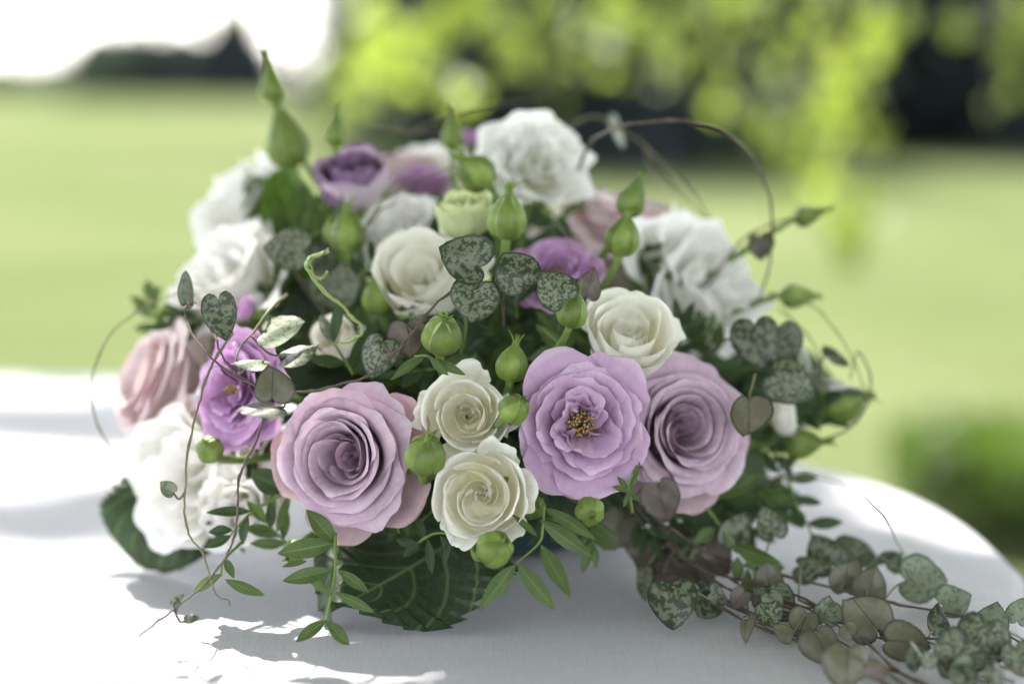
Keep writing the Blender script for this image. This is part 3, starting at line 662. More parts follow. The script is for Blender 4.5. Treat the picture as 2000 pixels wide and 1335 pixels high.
# white ruffled flowers
WR = [M['white']]
flower('white_lisianthus', 'ruffle', 1048, 300, 1.0, 124, (.12, .42, .9), 0, 131, WR, 'white ruffled flower at the very top of the bouquet')
flower('white_lisianthus', 'ruffle', 1392, 542, 1.0, 174, (.62, .40, .68), 0, 132, WR, 'large white ruffled flower beside the pink rose, above the dark heart leaves')
flower('white_lisianthus', 'ruffle', 455, 390, 1.06, 140, (-.65, .55, .45), 0, 133, WR, 'white ruffled flower beside the tall green buds')
flower('white_lisianthus', 'ruffle', 420, 532, 1.0, 160, (-.55, .55, .62), 0, 134, WR, 'white ruffled flower above the crossing brown vines')
flower('white_lisianthus', 'ruffle', 365, 925, .945, 186, (-.50, .12, .85), 0, 135, WR, 'large white ruffled flower low down by the serrated leaf')
flower('white_lisianthus', 'ruffle', 775, 440, 1.0, 118, (-.15, .65, .7), 0, 136, WR, 'white ruffled flower behind the ruffled cream rose')
flower('white_lisianthus', 'ruffle', 505, 470, 1.055, 120, (-.45, .6, .6), 0, 138, WR, 'white ruffled flower between the two others by the tall buds')
flower('white_lisianthus', 'ruffle', 468, 998, .925, 92, (-.1, -.25, .95), 0, 139, WR, 'white ruffled petals hanging low behind the dark leaflet sprig')
flower('white_lisianthus', 'ruffle', 850, 300, 1.12, 95, (.0, .9, .1), 0, 137, WR, 'white ruffled flower at the back between pink rose and top white flower')

# ------------------------------------------------------------------ tray, foam, inner greenery
def tray_and_foam():
    prof = [(0, .0015), (.058, .0015), (.068, .006), (.078, .034), (.080, .036), (.076, .036), (.066, .010), (0, .008)]
    th = np.linspace(0, 2*math.pi, 40, endpoint=False)
    V = np.vstack([np.column_stack([max(r, .0005)*np.cos(th), max(r, .0005)*np.sin(th), np.full(40, z)]) for r, z in prof])
    part('tray', mesh_from('tray', V, grid_faces(len(prof), 40, True), mats=[M['tray']]), frame(BASE, (0, 0, 1), (0, 1, 0)), 'dark blue plastic tray under the flowers')
    rs = np.random.RandomState(4)
    nv, nu = 14, 28; V = []
    for a in np.linspace(0, math.pi, nv):
        for b in np.linspace(0, 2*math.pi, nu, endpoint=False):
            q = 1+.05*rs.normal(); x, y, z = math.sin(a)*math.cos(b), math.sin(a)*math.sin(b), -math.cos(a)
            V.append((.066*q*x, .064*q*y, .055+.045*q*np.sign(z)*abs(z)**.7))
    part('floral_foam', mesh_from('floral_foam', V, grid_faces(nv, nu, True), mats=[M['foam']]), frame(BASE, (0, 0, 1), (0, 1, 0)))
tray_and_foam()

def leaf_grid(L, W, nu=9, nv=16, serr=0, serr_amp=0.05, fold=.18, droop=.15, wave=.02, shape=(.75, .62), rs=None, twist=0.0, cupv=0.0):
    """blade along +Y, face +Z; shape = (exponent, place of widest point)"""
    rs = rs or np.random.RandomState(1)
    v = np.linspace(0, 1, nv); u = np.linspace(-1, 1, nu)
    U, Vv = np.meshgrid(u, v)
    pk = shape[1]; vv = np.where(v < pk, v/pk*.5, .5+(v-pk)/(1-pk)*.5)
    wv = np.maximum(np.sin(math.pi*vv), 0)**shape[0]; wv0 = np.maximum(wv.copy(), 1e-6)
    if serr:
        saw = (v*serr) % 1.0
        wv = wv*(1-serr_amp*saw)*np.where(v > .97, .9, 1)
    X = U*W*.5*wv[:, None]; ph = rs.rand(3)*6.28
    Y = Vv*L
    if serr:  # teeth also lean to the tip
        Y = Y+np.abs(U)**6*L*serr_amp*.35*((v*serr) % 1.0)[:, None]
    Z = np.abs(X)*fold - droop*L*Vv**2 + wave*W*np.sin(Vv*9+U*2+ph[0])*np.abs(U) + cupv*L*np.sin(Vv*math.pi)
    a = twist*Vv; X, Z = X*np.cos(a)-Z*np.sin(a)*0, Z+X*np.sin(a)
    uv = np.stack([(U*(wv/wv0)[:, None]+1)/2, Y/L], -1).reshape(-1, 2)
    return np.stack([X, Y, Z], -1).reshape(-1, 3), grid_faces(nv, nu), uv
def blade(name, parent, base, tip, wid, nrm, mat, seed=0, world=True, **kw):
    """leaf from base to tip (world points); parent may be the bouquet or one of its parts"""
    base = np.asarray(base, float); tip = np.asarray(tip, float); ln = np.linalg.norm(tip-base)
    rs = np.random.RandomState(seed)
    V, F, U = leaf_grid(ln, wid, rs=rs, **kw)
    mw = frame(base, nrm, tip-base)
    m3 = np.array(mw.to_3x3()); Wz = V @ m3.T + base
    low = TABLE+.0012+.0006*np.random.RandomState(seed).rand(); bad = Wz[:, 2] < low
    if bad.any():
        Wz[bad, 2] = low; V = (Wz-base) @ m3
    me = mesh_from(name, V, F, U, mats=[mat])
    if parent is None: return part(name, me, mw)
    return link(name, me, parent, LM[parent.name].inverted() @ INV @ mw)
# collar and filling of dark leaves in the dome
def filling():
    rs = np.random.RandomState(9)
    for k in range(34):
        a = k*2.39996; e = .08+.87*((k+.5)/34)
        dv = np.array([math.cos(a)*math.sqrt(1-e*e), math.sin(a)*math.sqrt(1-e*e), e])
        if k % 3 == 0: dv[2] = abs(dv[2])*.25
        dv /= np.linalg.norm(dv)
        tang = np.cross(dv, rs.normal(size=3)); tang /= np.linalg.norm(tang)
        b = FOAM+dv*.055; t = FOAM+dv*(.088+.02*rs.rand())*np.array([1.2, 1, 1.05])+tang*.04
        blade('filler_leaf', None, b, t, .042+.012*rs.rand(), dv*.8+rs.normal(size=3)*.3, M['hydrangea' if k % 2 else 'leaflet_dark'], 300+k, serr=11, serr_amp=.08, nv=23, droop=.1)
filling()
for i, (px, py, d, a) in enumerate([(600, 560, 1.04, 1.9), (560, 610, 1.03, 2.6), (640, 500, 1.06, 1.4), (1330, 620, 1.06, .8), (1440, 690, 1.04, .3), (1310, 700, 1.01, -.5), (720, 380, 1.10, 1.6), (1000, 420, 1.07, 1.2), (1130, 470, 1.04, 2.0), (930, 440, 1.07, 1.5), (450, 660, 1.03, 2.8),
        (400, 650, 1.03, 3.3), (1500, 790, 1.03, 0), (340, 850, 1.02, 3.4), (1560, 740, 1.02, .2), (1250, 560, 1.06, 1.0), (820, 400, 1.1, 1.9), (1420, 900, 1.02, -.4), (500, 930, 1.0, 3.6), (1180, 960, .99, -1.2), (1080, 640, 1.0, .9), (620, 680, 1.0, 2.9), (1340, 480, 1.09, .6), (540, 440, 1.09, 2.0)]):
    c = at(px, py, d); v_ = camvec(math.cos(a), math.sin(a), 0)*.030
    blade('filler_leaf', None, c-v_, c+v_, .046, camvec(.3*math.cos(a), .3+.3*math.sin(a), .8), M['hydrangea' if i % 2 else 'leaflet_dark'], 400+i, serr=11, serr_amp=.08, nv=23, droop=.12)
# large serrated leaves that show
def p3(px, py, d): return at(px, py, d)
_b, _t, _c = at(935, 1025, .93), on_table(648, 1206, .006), on_table(905, 1226, .006)
_n = np.cross(_t-_b, _c-_b); _n = _n if np.dot(_n, FWD) < 0 else -_n
_dx = (_t-_b)/np.linalg.norm(_t-_b); _w = np.linalg.norm((_c-_b)-_dx*np.dot(_c-_b, _dx))
blade('hydrangea_leaf', None, _b, _t, 2.1*_w, _n, M['hydrangea'], 21, nu=31, nv=79, serr=15, serr_amp=.12, fold=.04, droop=-.03, wave=.075, shape=(.74, .36))['label'] = 'large dark veined serrated leaf resting on the cloth in front'
blade('hydrangea_leaf', None, at(350, 880, .985), on_table(300, 1114, .003), S(290, .96), camvec(-.25, .2, .95), M['hydrangea'], 22, nu=25, nv=61, serr=16, serr_amp=.11, fold=.06, droop=-.03, wave=.05, shape=(.6, .5))['label'] = 'dark green serrated leaf under the low white flower'
blade('hydrangea_leaf', None, at(600, 560, 1.02), at(545, 325, 1.03), S(125, 1.02), camvec(.15, .2, .9), M['bright_leaf'], 23, nu=17, nv=43, serr=14, serr_amp=.05, fold=.3, droop=.05, shape=(.6, .55))['label'] = 'broad green leaf lit from behind beside the white flowers'
blade('hydrangea_leaf', None, at(570, 500, 1.03), at(488, 345, 1.05), S(95, 1.02), camvec(-.3, .2, .9), M['bright_leaf'], 24, nu=17, nv=43, serr=14, serr_amp=.05, fold=.2, droop=.05, shape=(.6, .55))
blade('hydrangea_leaf', None, at(640, 560, 1.0), at(625, 385, 1.02), S(70, 1.0), camvec(.3, .2, .9), M['bright_leaf'], 25, nu=17, nv=43, serr=14, serr_amp=.05, fold=.2, droop=.05, shape=(.6, .55))
for i, (b, t, wd) in enumerate([((1440, 960, .98), (1330, 1075, .96), 95), ((1180, 560, .95), (1165, 640, .93), 55), ((1400, 960, .97), (1500, 1010, 1.0), 80), ((560, 960, .95), (505, 880, .93), 70), ((700, 640, .98), (660, 545, .99), 90)]):
    blade('filler_leaf', None, at(*b), at(*t), S(wd, .95), camvec(.1, .4, .9), M['leaflet_dark'], 60+i, nv=18, droop=.1, shape=(.6, .5))

# ------------------------------------------------------------------ green buds
def bud(px, py, rpx, d, axis, point=.25, label=None, seed=0, lean=None, mat='sepal_pale' if i in (18, 12, 13) else 'sepal', open_=0.0, tipl=.5):
    rs = np.random.RandomState(900+seed); R = S(rpx, d)
    ax = camvec(*axis); mw = frame(at(px, py, d), ax, camvec(.3, .2, 1))
    nu, nv = 20, 14
    th = np.linspace(0.02, math.pi, nv)
    def egg(t):      # t angle from the bottom
        r = R*np.sin(t)**(.9); z = -R*np.cos(t)
        up = np.clip((t-math.pi/2)/(math.pi/2), 0, 1)
        return r*(1-.35*point*up), z+R*point*1.7*up**2
    inv = mw.inverted(); q = np.array(inv @ Vector(FOAM+np.array([0, 0, .0]))) if lean is None else np.array(inv @ Vector(lean))
    r, z = egg(th); ph = np.linspace(0, 2*math.pi, nu, endpoint=False)
    V = np.stack([(r*.95)[:, None]*np.cos(ph), (r*.95)[:, None]*np.sin(ph), np.broadcast_to((z*.97)[:, None], (nv, nu))], -1).reshape(-1, 3)
    body = (V, list(grid_faces(nv, nu, True)), np.zeros((len(V), 2)))
    st = tube(catmull([(0, 0, -R*.9), (0, 0, -R*1.25), np.array([0, 0, -R*1.9])+q*.08, q*.45+np.array([0, 0, -R*1.2]), q], 5), [R*.30, R*.24, .0019, .0017, .0015], 8)
    V, F, U = join([body, st])
    o = part('green_bud', mesh_from('green_bud', V, F, U, mats=[M['bud_pale' if seed in (0, 1) else 'bud'], M['stem']], midx=[0]*len(body[1])+[1]*len(st[1])), mw, label)
    for k in range(5):
        a0 = k*1.2566+rs.normal(0, .06); mv, mu = 17, 9
        v = np.linspace(0, 1, mv); u = np.linspace(-1, 1, mu); U_, V_ = np.meshgrid(u, v)
        ve = .80+.04*rs.rand()
        t = np.clip(v/ve, 0, 1)*math.pi*.94+.05; rr, zz = egg(t)
        wd = np.interp(v, [0, .3, .6, ve, .92, 1], [.60, .66, .62, .42, .16, .03])*(1-open_)
        rr = np.maximum(rr, .06*R)
        ex = np.clip((v-ve)/(1-ve), 0, 1); tl = R*tipl*(.7+.6*rs.rand()); dirx = rs.normal(0, .35)
        half = np.where(v < ve, rr*wd, R*.16*(1-ex)+.01*R)[:, None]
        rad = rr[:, None]*(1.0+.09*(1-np.abs(U_))**2-.03*np.abs(U_)**4)+.05*R*k/5+.02*R*np.sin(V_*7+U_*3+k)+R*.25*open_*V_**2+(tl*.22*ex**2)[:, None]
        ang = a0+U_*np.minimum(half/np.maximum(rr[:, None], .02*R), 1.1)
        X = np.stack([rad*np.cos(ang), rad*np.sin(ang), np.broadcast_to(zz[:, None], ang.shape)+(tl*ex)[:, None]], -1)
        X[..., 0] += (dirx*tl*ex**2)[:, None]
        X += rs.normal(0, .008*R, X.shape)*(V_[..., None] > .1)
        link('sepal', mesh_from('sepal', X.reshape(-1, 3), grid_faces(mv, mu), np.stack([(U_+1)/2, V_], -1).reshape(-1, 2), mats=[M[mat]]), o)
    return o
BUDS = [
 (863, 657, 38, .868, (.1, .75, .6), .05, 'round green bud split to show a pale stripe, in the middle of the bouquet'),
 (990, 432, 37, .915, (.05, .98, .2), .35, 'green bud with whiskery tip beside the pale green half-open bud'),
 (1000, 715, 31, .878, (.15, .95, .25), .3, 'pointed green bud above the open mauve rose'),
 (1003, 800, 29, .842, (.5, .55, .75), .05, 'round green bud between cream rose and open mauve rose'),
 (831, 890, 39, .842, (.15, .75, .65), .02, 'round green bud between large lilac rose and the cream roses'),
 (965, 1072, 35, .838, (.55, .45, .7), .02, 'round green bud hanging below the spiral cream rose'),
 (1152, 997, 28, .862, (.1, -.1, 1), .0, 'small round green bud below the open mauve rose'),
 (1118, 612, 29, .87, (.25, .93, .3), .25, 'green bud with long crooked tip beside the cream rose'),
 (1215, 468, 33, .92, (.2, .95, .25), .3, 'lower of two green buds in front of the pale pink rose'),
 (1232, 398, 27, .945, (.35, .9, .15), .6, 'upper of two green buds in front of the pale pink rose'),
 (410, 878, 26, .895, (-.2, .5, .8), .0, 'small green bud beneath the deep mauve rose'),
 (742, 582, 34, .95, (-.1, .8, .5), .1, 'dim green bud tucked below the ruffled cream rose'),
 (680, 462, 34, .965, (-.05, .97, .2), .35, 'pale green bud under the small purple rose'),
 (652, 455, 20, .975, (-.2, .95, .2), .3, 'narrow green bud half hidden behind the pale green bud'),
 (932, 340, 36, .965, (-.55, .5, .45), .15, 'smooth green bud behind the pale green half-open bud'),
 (884, 272, 22, 1.03, (.0, .98, .1), .8, 'dark pointed bud beside the small purple bud at the top'),
 (655, 268, 20, 1.0, (.1, .98, .1), .9, 'dark pointed bud above the small purple rose'),
 (562, 288, 41, 1.03, (-.25, .97, .1), .6, 'tall green bud rising above the white ruffled flowers'),
 (532, 178, 25, 1.03, (-.12, .98, .1), 1.35, 'tallest pointed pale green bud standing against the sky'),
 (1570, 424, 20, 1.0, (.9, .3, .1), .9, 'slim dark bud on a stalk against the lawn, upper of two'),
 (1548, 578, 24, .995, (.95, .0, .1), .7, 'slim dark bud on a stalk against the lawn, lower of two'),
 (1640, 792, 40, .985, (.85, .35, .2), .2, 'green bud at the outer side of the bouquet beyond the small cream rose'),
 (1560, 866, 30, .965, (.9, .1, .3), .4, 'green bud just below the small cream rose'),
 (1040, 990, 24, .875, (.2, .2, .9), .1, 'green bud half hidden behind the spiral cream rose'),
 (575, 1075, 22, .89, (-.2, -.3, .9), .2, 'small green bud below the large lilac rose'),
]
for i, (px, py, r, d, ax, pt, lb) in enumerate(BUDS):
    bud(px, py, r, d, ax, pt, lb, i, mat='sepal', open_=.14 if i in (17, 18, 15, 16) else [.0, .08, .0, .14, .03][i % 5], tipl=.45 if i in (17, 18) else .9 if i in (15, 16) else .4+.35*((i*7) % 5)/4)

# ------------------------------------------------------------------ narrow-leaved sprigs
def sprig(path, leaves, label=None, dark=False, seed=0, rad=3.4, wid=None, name='leaf_sprig'):
    """path: (px,py,depth) of the stalk; leaves: (bx,by,tx,ty,width px, depth of tip - depth of base)"""
    rs = np.random.RandomState(1500+seed)
    W = np.array([at(*p) for p in path]); dm = np.array([p[2] for p in path]); pp = np.array([p[:2] for p in path], float)
    V, F, U = tube(catmull(W, 6), [S(rad, dm[0]), S(rad*.6, dm[-1])], 7)
    o = part(name, mesh_from(name, V-W[0], F, U, mats=[M['stem']]), Matrix.Translation(Vector(W[0])), label)
    for k, (bx, by, tx, ty, wpx, dd) in enumerate(leaves):
        i = int(np.argmin(((pp-np.array([bx, by]))**2).sum(1))); d = dm[i]
        blade('leaflet', o, at(bx, by, d), at(tx, ty, d+dd), S(wpx, d), camvec(rs.normal(0, .3), .25+rs.normal(0, .25), 1), M['leaflet_dark' if dark else 'leaflet'], seed*31+k,
              nu=9, nv=13, fold=.25, droop=rs.normal(.06, .1), shape=(.85, .48), wave=.03, twist=rs.normal(0, .25))
    return o
sprig([(1063, 985, .86), (1060, 1030, .85), (1052, 1060, .845), (1008, 1100, .84)],
      [(1055, 1015, 1168, 1090, 34, .0), (1056, 1062, 1113, 1168, 36, -.01), (1008, 1100, 938, 1186, 36, -.01), (1010, 1100, 1072, 1182, 34, -.015), (1050, 1048, 995, 1030, 20, .01), (1062, 990, 1150, 1050, 26, .01)],
      'sprig of narrow green leaflets hanging over the hydrangea leaf', seed=1)
sprig([(655, 1040, .87), (655, 1110, .86), (645, 1170, .855), (636, 1210, .85)],
      [(652, 1112, 546, 1142, 32, -.005), (660, 1112, 720, 1150, 24, -.005), (650, 1165, 590, 1140, 22, -.01), (653, 1155, 715, 1203, 22, -.01), (637, 1210, 580, 1243, 26, -.01), (637, 1210, 680, 1244, 26, -.01), (655, 1060, 600, 1010, 40, .01), (655, 1060, 545, 1080, 40, .005), (600, 1095, 548, 1105, 16, 0)],
      'sprig of narrow leaflets hanging down below the large lilac rose', seed=2)
sprig([(560, 960, .90), (515, 985, .895), (480, 1010, .89), (450, 1045, .885)],
      [(490, 998, 410, 990, 22, -.01), (485, 1005, 470, 1062, 24, 0), (530, 980, 528, 1032, 20, 0), (455, 1035, 405, 1035, 22, 0), (560, 960, 500, 935, 50, .01), (452, 1045, 400, 1068, 20, 0)],
      'sprig of dark leaflets in front of the low white flower', dark=True, seed=3)
sprig([(470, 1060, .885), (436, 1095, .87), (432, 1125, .865)],
      [(434, 1120, 365, 1150, 22, -.005), (438, 1130, 497, 1182, 24, -.01), (440, 1090, 460, 1133, 18, 0)], 'small sprig of leaflets just above the cloth by the crossing stems', seed=4)
sprig([(1375, 985, .93), (1410, 1030, .925), (1450, 1085, .92), (1470, 1110, .92), (1485, 1180, .915)],
      [(1395, 975, 1490, 958, 34, .01), (1405, 1025, 1500, 1030, 36, .0), (1432, 1065, 1530, 1080, 40, 0), (1455, 1100, 1560, 1108, 42, 0), (1460, 1108, 1475, 1195, 30, -.01), (1400, 1030, 1350, 1060, 26, 0), (1440, 1085, 1440, 1140, 26, 0)],
      'sprig of bright green leaflets above the trailing heart leaves', seed=5)
sprig([(1500, 900, .97), (1540, 940, .965), (1555, 985, .96), (1580, 1030, .955), (1590, 1070, .955)],
      [(1540, 935, 1600, 935, 22, 0), (1545, 975, 1615, 970, 24, 0), (1550, 990, 1568, 1035, 28, -.005), (1575, 1022, 1650, 1020, 24, 0), (1530, 930, 1495, 950, 22, 0), (1520, 915, 1560, 890, 22, 0)],
      'sprig of dark leaflets standing out over the sunlit cloth', dark=True, seed=6)
sprig([(860, 715, .865), (835, 695, .86), (810, 695, .855)],
      [(832, 695, 762, 740, 18, -.005), (830, 692, 770, 725, 14, -.005), (838, 694, 868, 735, 18, -.005), (845, 700, 905, 735, 20, -.005), (825, 697, 790, 720, 14, 0)],
      'sprig of bright leaflets fanned under the split green bud', seed=7)
sprig([(690, 730, .905), (665, 690, .90), (652, 670, .895)],
      [(652, 670, 608, 596, 24, -.005), (652, 668, 650, 585, 24, -.005), (680, 720, 722, 622, 26, -.005), (675, 710, 600, 715, 30, .0), (690, 728, 740, 700, 26, 0)],
      'sprig of dark leaflets in front of the small cream rose', dark=True, seed=8)
sprig([(1235, 1000, .87), (1228, 950, .862), (1235, 925, .86)],
      [(1230, 955, 1250, 895, 12, 0), (1230, 955, 1245, 925, 12, 0), (1228, 958, 1195, 950, 12, 0), (1230, 960, 1250, 985, 10, 0), (1228, 960, 1215, 990, 10, 0), (1228, 955, 1205, 930, 11, 0)],
      'tiny bright sprig at the edge of the open mauve rose', seed=9)
sprig([(1150, 740, .91), (1110, 690, .905), (1060, 640, .90)],
      [(1110, 690, 1045, 632, 26, 0), (1105, 688, 1020, 690, 28, 0), (1125, 705, 1155, 712, 24, -.01), (1140, 720, 1115, 670, 26, 0), (1150, 735, 1190, 690, 22, 0), (1130, 710, 1060, 720, 22, 0)],
      'sprig of green leaflets in the dark gap beside the cream rose', seed=10)
sprig([(905, 760, .93), (900, 700, .925), (910, 640, .92), (905, 580, .92)],
      [(905, 700, 945, 660, 20, 0), (902, 710, 935, 740, 22, 0), (905, 680, 930, 630, 14, 0), (902, 720, 870, 690, 20, 0), (900, 740, 960, 700, 18, 0), (905, 650, 885, 620, 16, 0)],
      'upright sprig in the dark gap behind the split green bud', dark=True, seed=11)
sprig([(800, 1075, .885), (830, 1050, .88), (860, 1040, .875), (905, 1050, .87)],
      [(835, 1050, 842, 1120, 18, 0), (820, 1060, 790, 1090, 18, 0), (830, 1050, 800, 1005, 24, 0), (860, 1045, 895, 1090, 18, 0), (880, 1045, 870, 1110, 14, 0), (815, 1060, 770, 1060, 22, 0)],
      'dim sprig of leaflets between the lilac rose and the hydrangea leaf', dark=True, seed=12)
rs0 = np.random.RandomState(31)
for k, (px, py, d) in enumerate([(700, 600, .97), (790, 640, .965), (960, 640, .965), (1040, 660, .96), (1060, 720, .94), (1090, 420, 1.0), (1160, 700, .95), (620, 620, .98), (560, 690, .965), (780, 700, .945), (1000, 900, .93), (1050, 950, .92), (800, 960, .92),
                                  (820, 1020, .91), (1010, 560, .97), (1300, 660, .97), (1450, 720, .98), (1480, 880, .97), (600, 420, 1.02), (640, 520, 1.0), (880, 660, .96), (960, 780, .94), (1200, 880, .93), (1240, 1010, .93), (1330, 420, 1.04), (560, 560, 1.0), (1420, 1000, .97), (520, 1010, .95), (720, 1090, .93), (610, 760, .95),
      (590, 470, .99), (700, 540, .96), (1010, 620, .93), (1060, 600, .93), (780, 620, .93), (850, 720, .91), (930, 690, .92), (1190, 740, .93), (1320, 690, .96), (1120, 690, .92), (870, 600, .94), (960, 520, .95), (1150, 1010, .91), (780, 1040, .89), (1020, 1040, .88), (560, 1060, .91), (1560, 760, .98), (1600, 840, .98), (1400, 700, .98), (1290, 1000, .95), (1350, 1030, .95), (1480, 960, .97), (1240, 480, 1.0), (840, 380, 1.02), (1150, 400, 1.02), (500, 640, .98), (400, 620, .99), (310, 640, 1.02), (470, 980, .94), (1120, 1030, .90)]):
    L = []
    a = rs0.rand()*6.28; ex, ey = 55*math.cos(a), 55*math.sin(a)
    for q in range(7):
        f = q/6; bx, by = px+ex*f, py+ey*f; b = a+(1 if q % 2 else -1)*(.9-.3*f)*(q < 6); ln = 40+25*rs0.rand()
        L.append((bx, by, bx+ln*math.cos(b), by+ln*math.sin(b), 15+8*rs0.rand(), rs0.normal(0, .008)))
    sprig([(px, py, d), (px+ex*.5, py+ey*.5, d-.004), (px+ex, py+ey, d-.006)], L, dark=(k % 3 != 0), seed=40+k, rad=2.5, name='filler_sprig')

# ------------------------------------------------------------------ vines and mottled heart leaves
HALF = catmull([(0, .30), (.09, .415), (.25, .455), (.42, .35), (.50, .10), (.44, -.16), (.25, -.41), (0, -.60)], 5)
def heart_mesh(size, wide, cup, fold, mats, seed, pet=None):
    rs = np.random.RandomState(seed)
    o = np.vstack([HALF, (HALF[1:-1]*np.array([-1, 1]))[::-1]]); n = len(o)
    o = o*np.array([wide, 1])*(1+rs.normal(0, .010, (n, 1)))
    o[:, 0] *= np.where(o[:, 0] > 0, 1+rs.normal(0, .07), 1+rs.normal(0, .07)); o[:, 0] += .22*rs.normal()*np.minimum(o[:, 1], 0)**2; o[:, 1] *= np.where(o[:, 1] < 0, 1+rs.normal(0, .08), 1+rs.normal(0, .06))
    cup = cup+rs.normal(0, .35); fold = fold+rs.normal(0, .16)
    c = np.array([0, -.02]); rings = [0.02, .3, .55, .78, .93, 1.0]; nr = len(rings)
    def sheet(off):
        L = []
        for s in rings:
            p = c+(o-c)*s; x, y = p[:, 0], p[:, 1]
            z = cup*(x*x+.6*y*y)+fold*np.abs(x)+.05*np.sin(4*y+seed)*x+.03*np.sin(7*x+5*y+seed)
            z = z+off*(1-s**3)
            L.append(np.column_stack([x, y, z]))
        return np.vstack(L)
    T = sheet(.035); B = sheet(-.035)
    F1 = list(grid_faces(nr, n, True))+[list(range(n))[::-1]]
    F1 = [f[::-1] for f in F1]
    k = nr*n
    F2 = [[i+k for i in f[::-1]] for f in F1]
    V = np.vstack([T, B])*size
    u = np.concatenate([np.full(n, s) for s in rings]); uv = np.column_stack([V[:, 0]/size+.5, np.tile(u, 2)])
    return mesh_from('heart_leaf', V, F1+F2, uv, mats=mats, midx=[0]*len(F1)+[1]*len(F2))
HEARTS = []
def heart(parent, p, size, tip, nrm, kind='t', wide=1.0, cup=.25, fold=-.12, seed=0):
    """p centre (world), size metres, tip = image direction of the tip (x right, y up), nrm = camera-space normal"""
    mats = {'t': [M['heart_top'], M['heart_under']], 'p': [M['heart_pale'], M['heart_under']], 'u': [M['heart_under'], M['heart_top']], 'v': [M['heart_purple'], M['heart_top']]}[kind]
    me = heart_mesh(size, wide, cup, fold, mats, seed)
    ty = camvec(-tip[0], -tip[1], .001)
    mw = frame(p, camvec(*nrm), ty)
    o = link('heart_leaf', me, parent, LM[parent.name].inverted() @ INV @ mw)
    return o
def vine(path, rad=2.6, mat='vine', label=None, name='vine', world=None, n=8, taper=.6):
    W = np.array([at(*p) for p in path]) if world is None else np.asarray(world)
    d0 = np.linalg.norm(W[0]-CAM)
    P = catmull(W, n); rs = np.random.RandomState(int(abs(W[0][0])*1e5) % 9999)
    P[1:-1] += np.cumsum(rs.normal(0, .00022, P[1:-1].shape), axis=0)
    ss = np.linspace(0, 1, len(P)); rad_ = np.interp(ss, [0, 1], [S(rad, d0), S(rad*taper, d0)])
    for q in np.arange(.12, .95, .17)+rs.normal(0, .03, len(np.arange(.12, .95, .17))): rad_ = rad_*(1+.45*np.exp(-((ss-q)/(1.2/len(P)))**2))
    V, F, U = tube(P, list(rad_), 7)
    o = part(name, mesh_from(name, V-W[0], F, U, mats=[M[mat]]), Matrix.Translation(Vector(W[0])), label)
    return o, P
def petiole(o, a, b, mat='vine', bend=(0, 0, -.003)):
    a = np.asarray(a); b = np.asarray(b); P = catmull([a, (a+b)/2+np.array(bend), b], 6)
    V, F, U = tube(P, .0005, 6)
    q = link('petiole', mesh_from('petiole', V-a, F, U, mats=[M[mat]]), o, LM[o.name].inverted() @ INV @ Matrix.Translation(Vector(a)))
    return q
hn = [0]
def hearts_on(o, P, items):
    """items: (px, py, depth, size px, tip(x,y), normal, kind, wide)"""
    for (px, py, d, sz, tip, nrm, kind, wide) in items:
        hn[0] += 1
        c = at(px, py, d); s = S(sz, d)
        heart(o, c, s, tip, nrm, kind, wide, seed=hn[0])
        tl = np.array(tip, float); tl /= np.linalg.norm(tl)
        notch = c-camvec(tl[0], tl[1], .001)*s*.27
        j = int(np.argmin(((P-notch)**2).sum(1)))
        if np.linalg.norm(P[j]-notch) < .035: petiole(o, P[j], notch)

o, P = vine([(935, 480, .90), (900, 548, .872), (850, 590, .866), (800, 650, .862), (760, 702, .856), (700, 742, .845), (620, 765, .84), (540, 765, .845), (480, 745, .85), (420, 708, .855), (372, 655, .87), (357, 615, .88), (368, 594, .885), (388, 590, .90)],
            2.8, label='brown vine looping across the front with mottled heart leaves')
hearts_on(o, P, [(740, 690, .862, 82, (-.35, -1), (-.1, .15, 1), 't', 1.0), (798, 655, .872, 78, (.15, -1), (.1, .2, 1), 'v', 1.0), (912, 510, .866, 92, (-.75, .3), (.15, .25, 1), 't', 1.15),
                 (925, 582, .860, 86, (-.2, -.8), (0, .25, 1), 't', 1.1), (532, 755, .842, 78, (.05, 1), (.1, .3, 1), 'u', 1.05), (522, 797, .838, 84, (-1, -.1), (.05, .95, .3), 't', 1.0), (364, 568, .888, 62, (.1, 1), (.85, .1, .5), 'p', .8)])
o, P = vine([(985, 640, .90), (985, 580, .885), (1000, 555, .874), (1040, 550, .866), (1075, 540, .862), (1130, 590, .868)], 2.4, label='short vine with two round mottled leaves in front of the deep mauve rose')
hearts_on(o, P, [(1008, 533, .862, 84, (-.5, .8), (-.1, .2, 1), 't', 1.05), (1084, 566, .857, 84, (-.6, .75), (.05, .2, 1), 't', 1.05), (1150, 560, .885, 60, (.2, 1), (.3, .1, 1), 'v', .8)])
o, P = vine([(655, 640, .96), (600, 560, .965), (575, 520, .96), (560, 500, .95)], 2.4, label='vine with dark heart leaves beside the white flowers')
hearts_on(o, P, [(567, 487, .945, 84, (-.9, .1), (-.1, .1, 1), 't', 1.0), (655, 565, .965, 95, (.2, -1), (0, .1, 1), 't', 1.1), (628, 500, .98, 60, (.4, 1), (.2, .1, 1), 't', 1.0)])
o, P = vine([(560, 575, .92), (530, 600, .885), (495, 645, .872), (470, 690, .862), (480, 720, .858)], 2.6, 'vine_pale', label='pale vine with silvery leaves by the deep mauve rose')
hearts_on(o, P, [(545, 645, .875, 92, (1, -.1), (-.25, .75, .65), 'p', 1.0), (495, 707, .852, 74, (-1, -.15), (.05, .95, .25), 'p', .9), (580, 692, .868, 84, (1, .2), (-.3, .85, .5), 't', 1.0)])
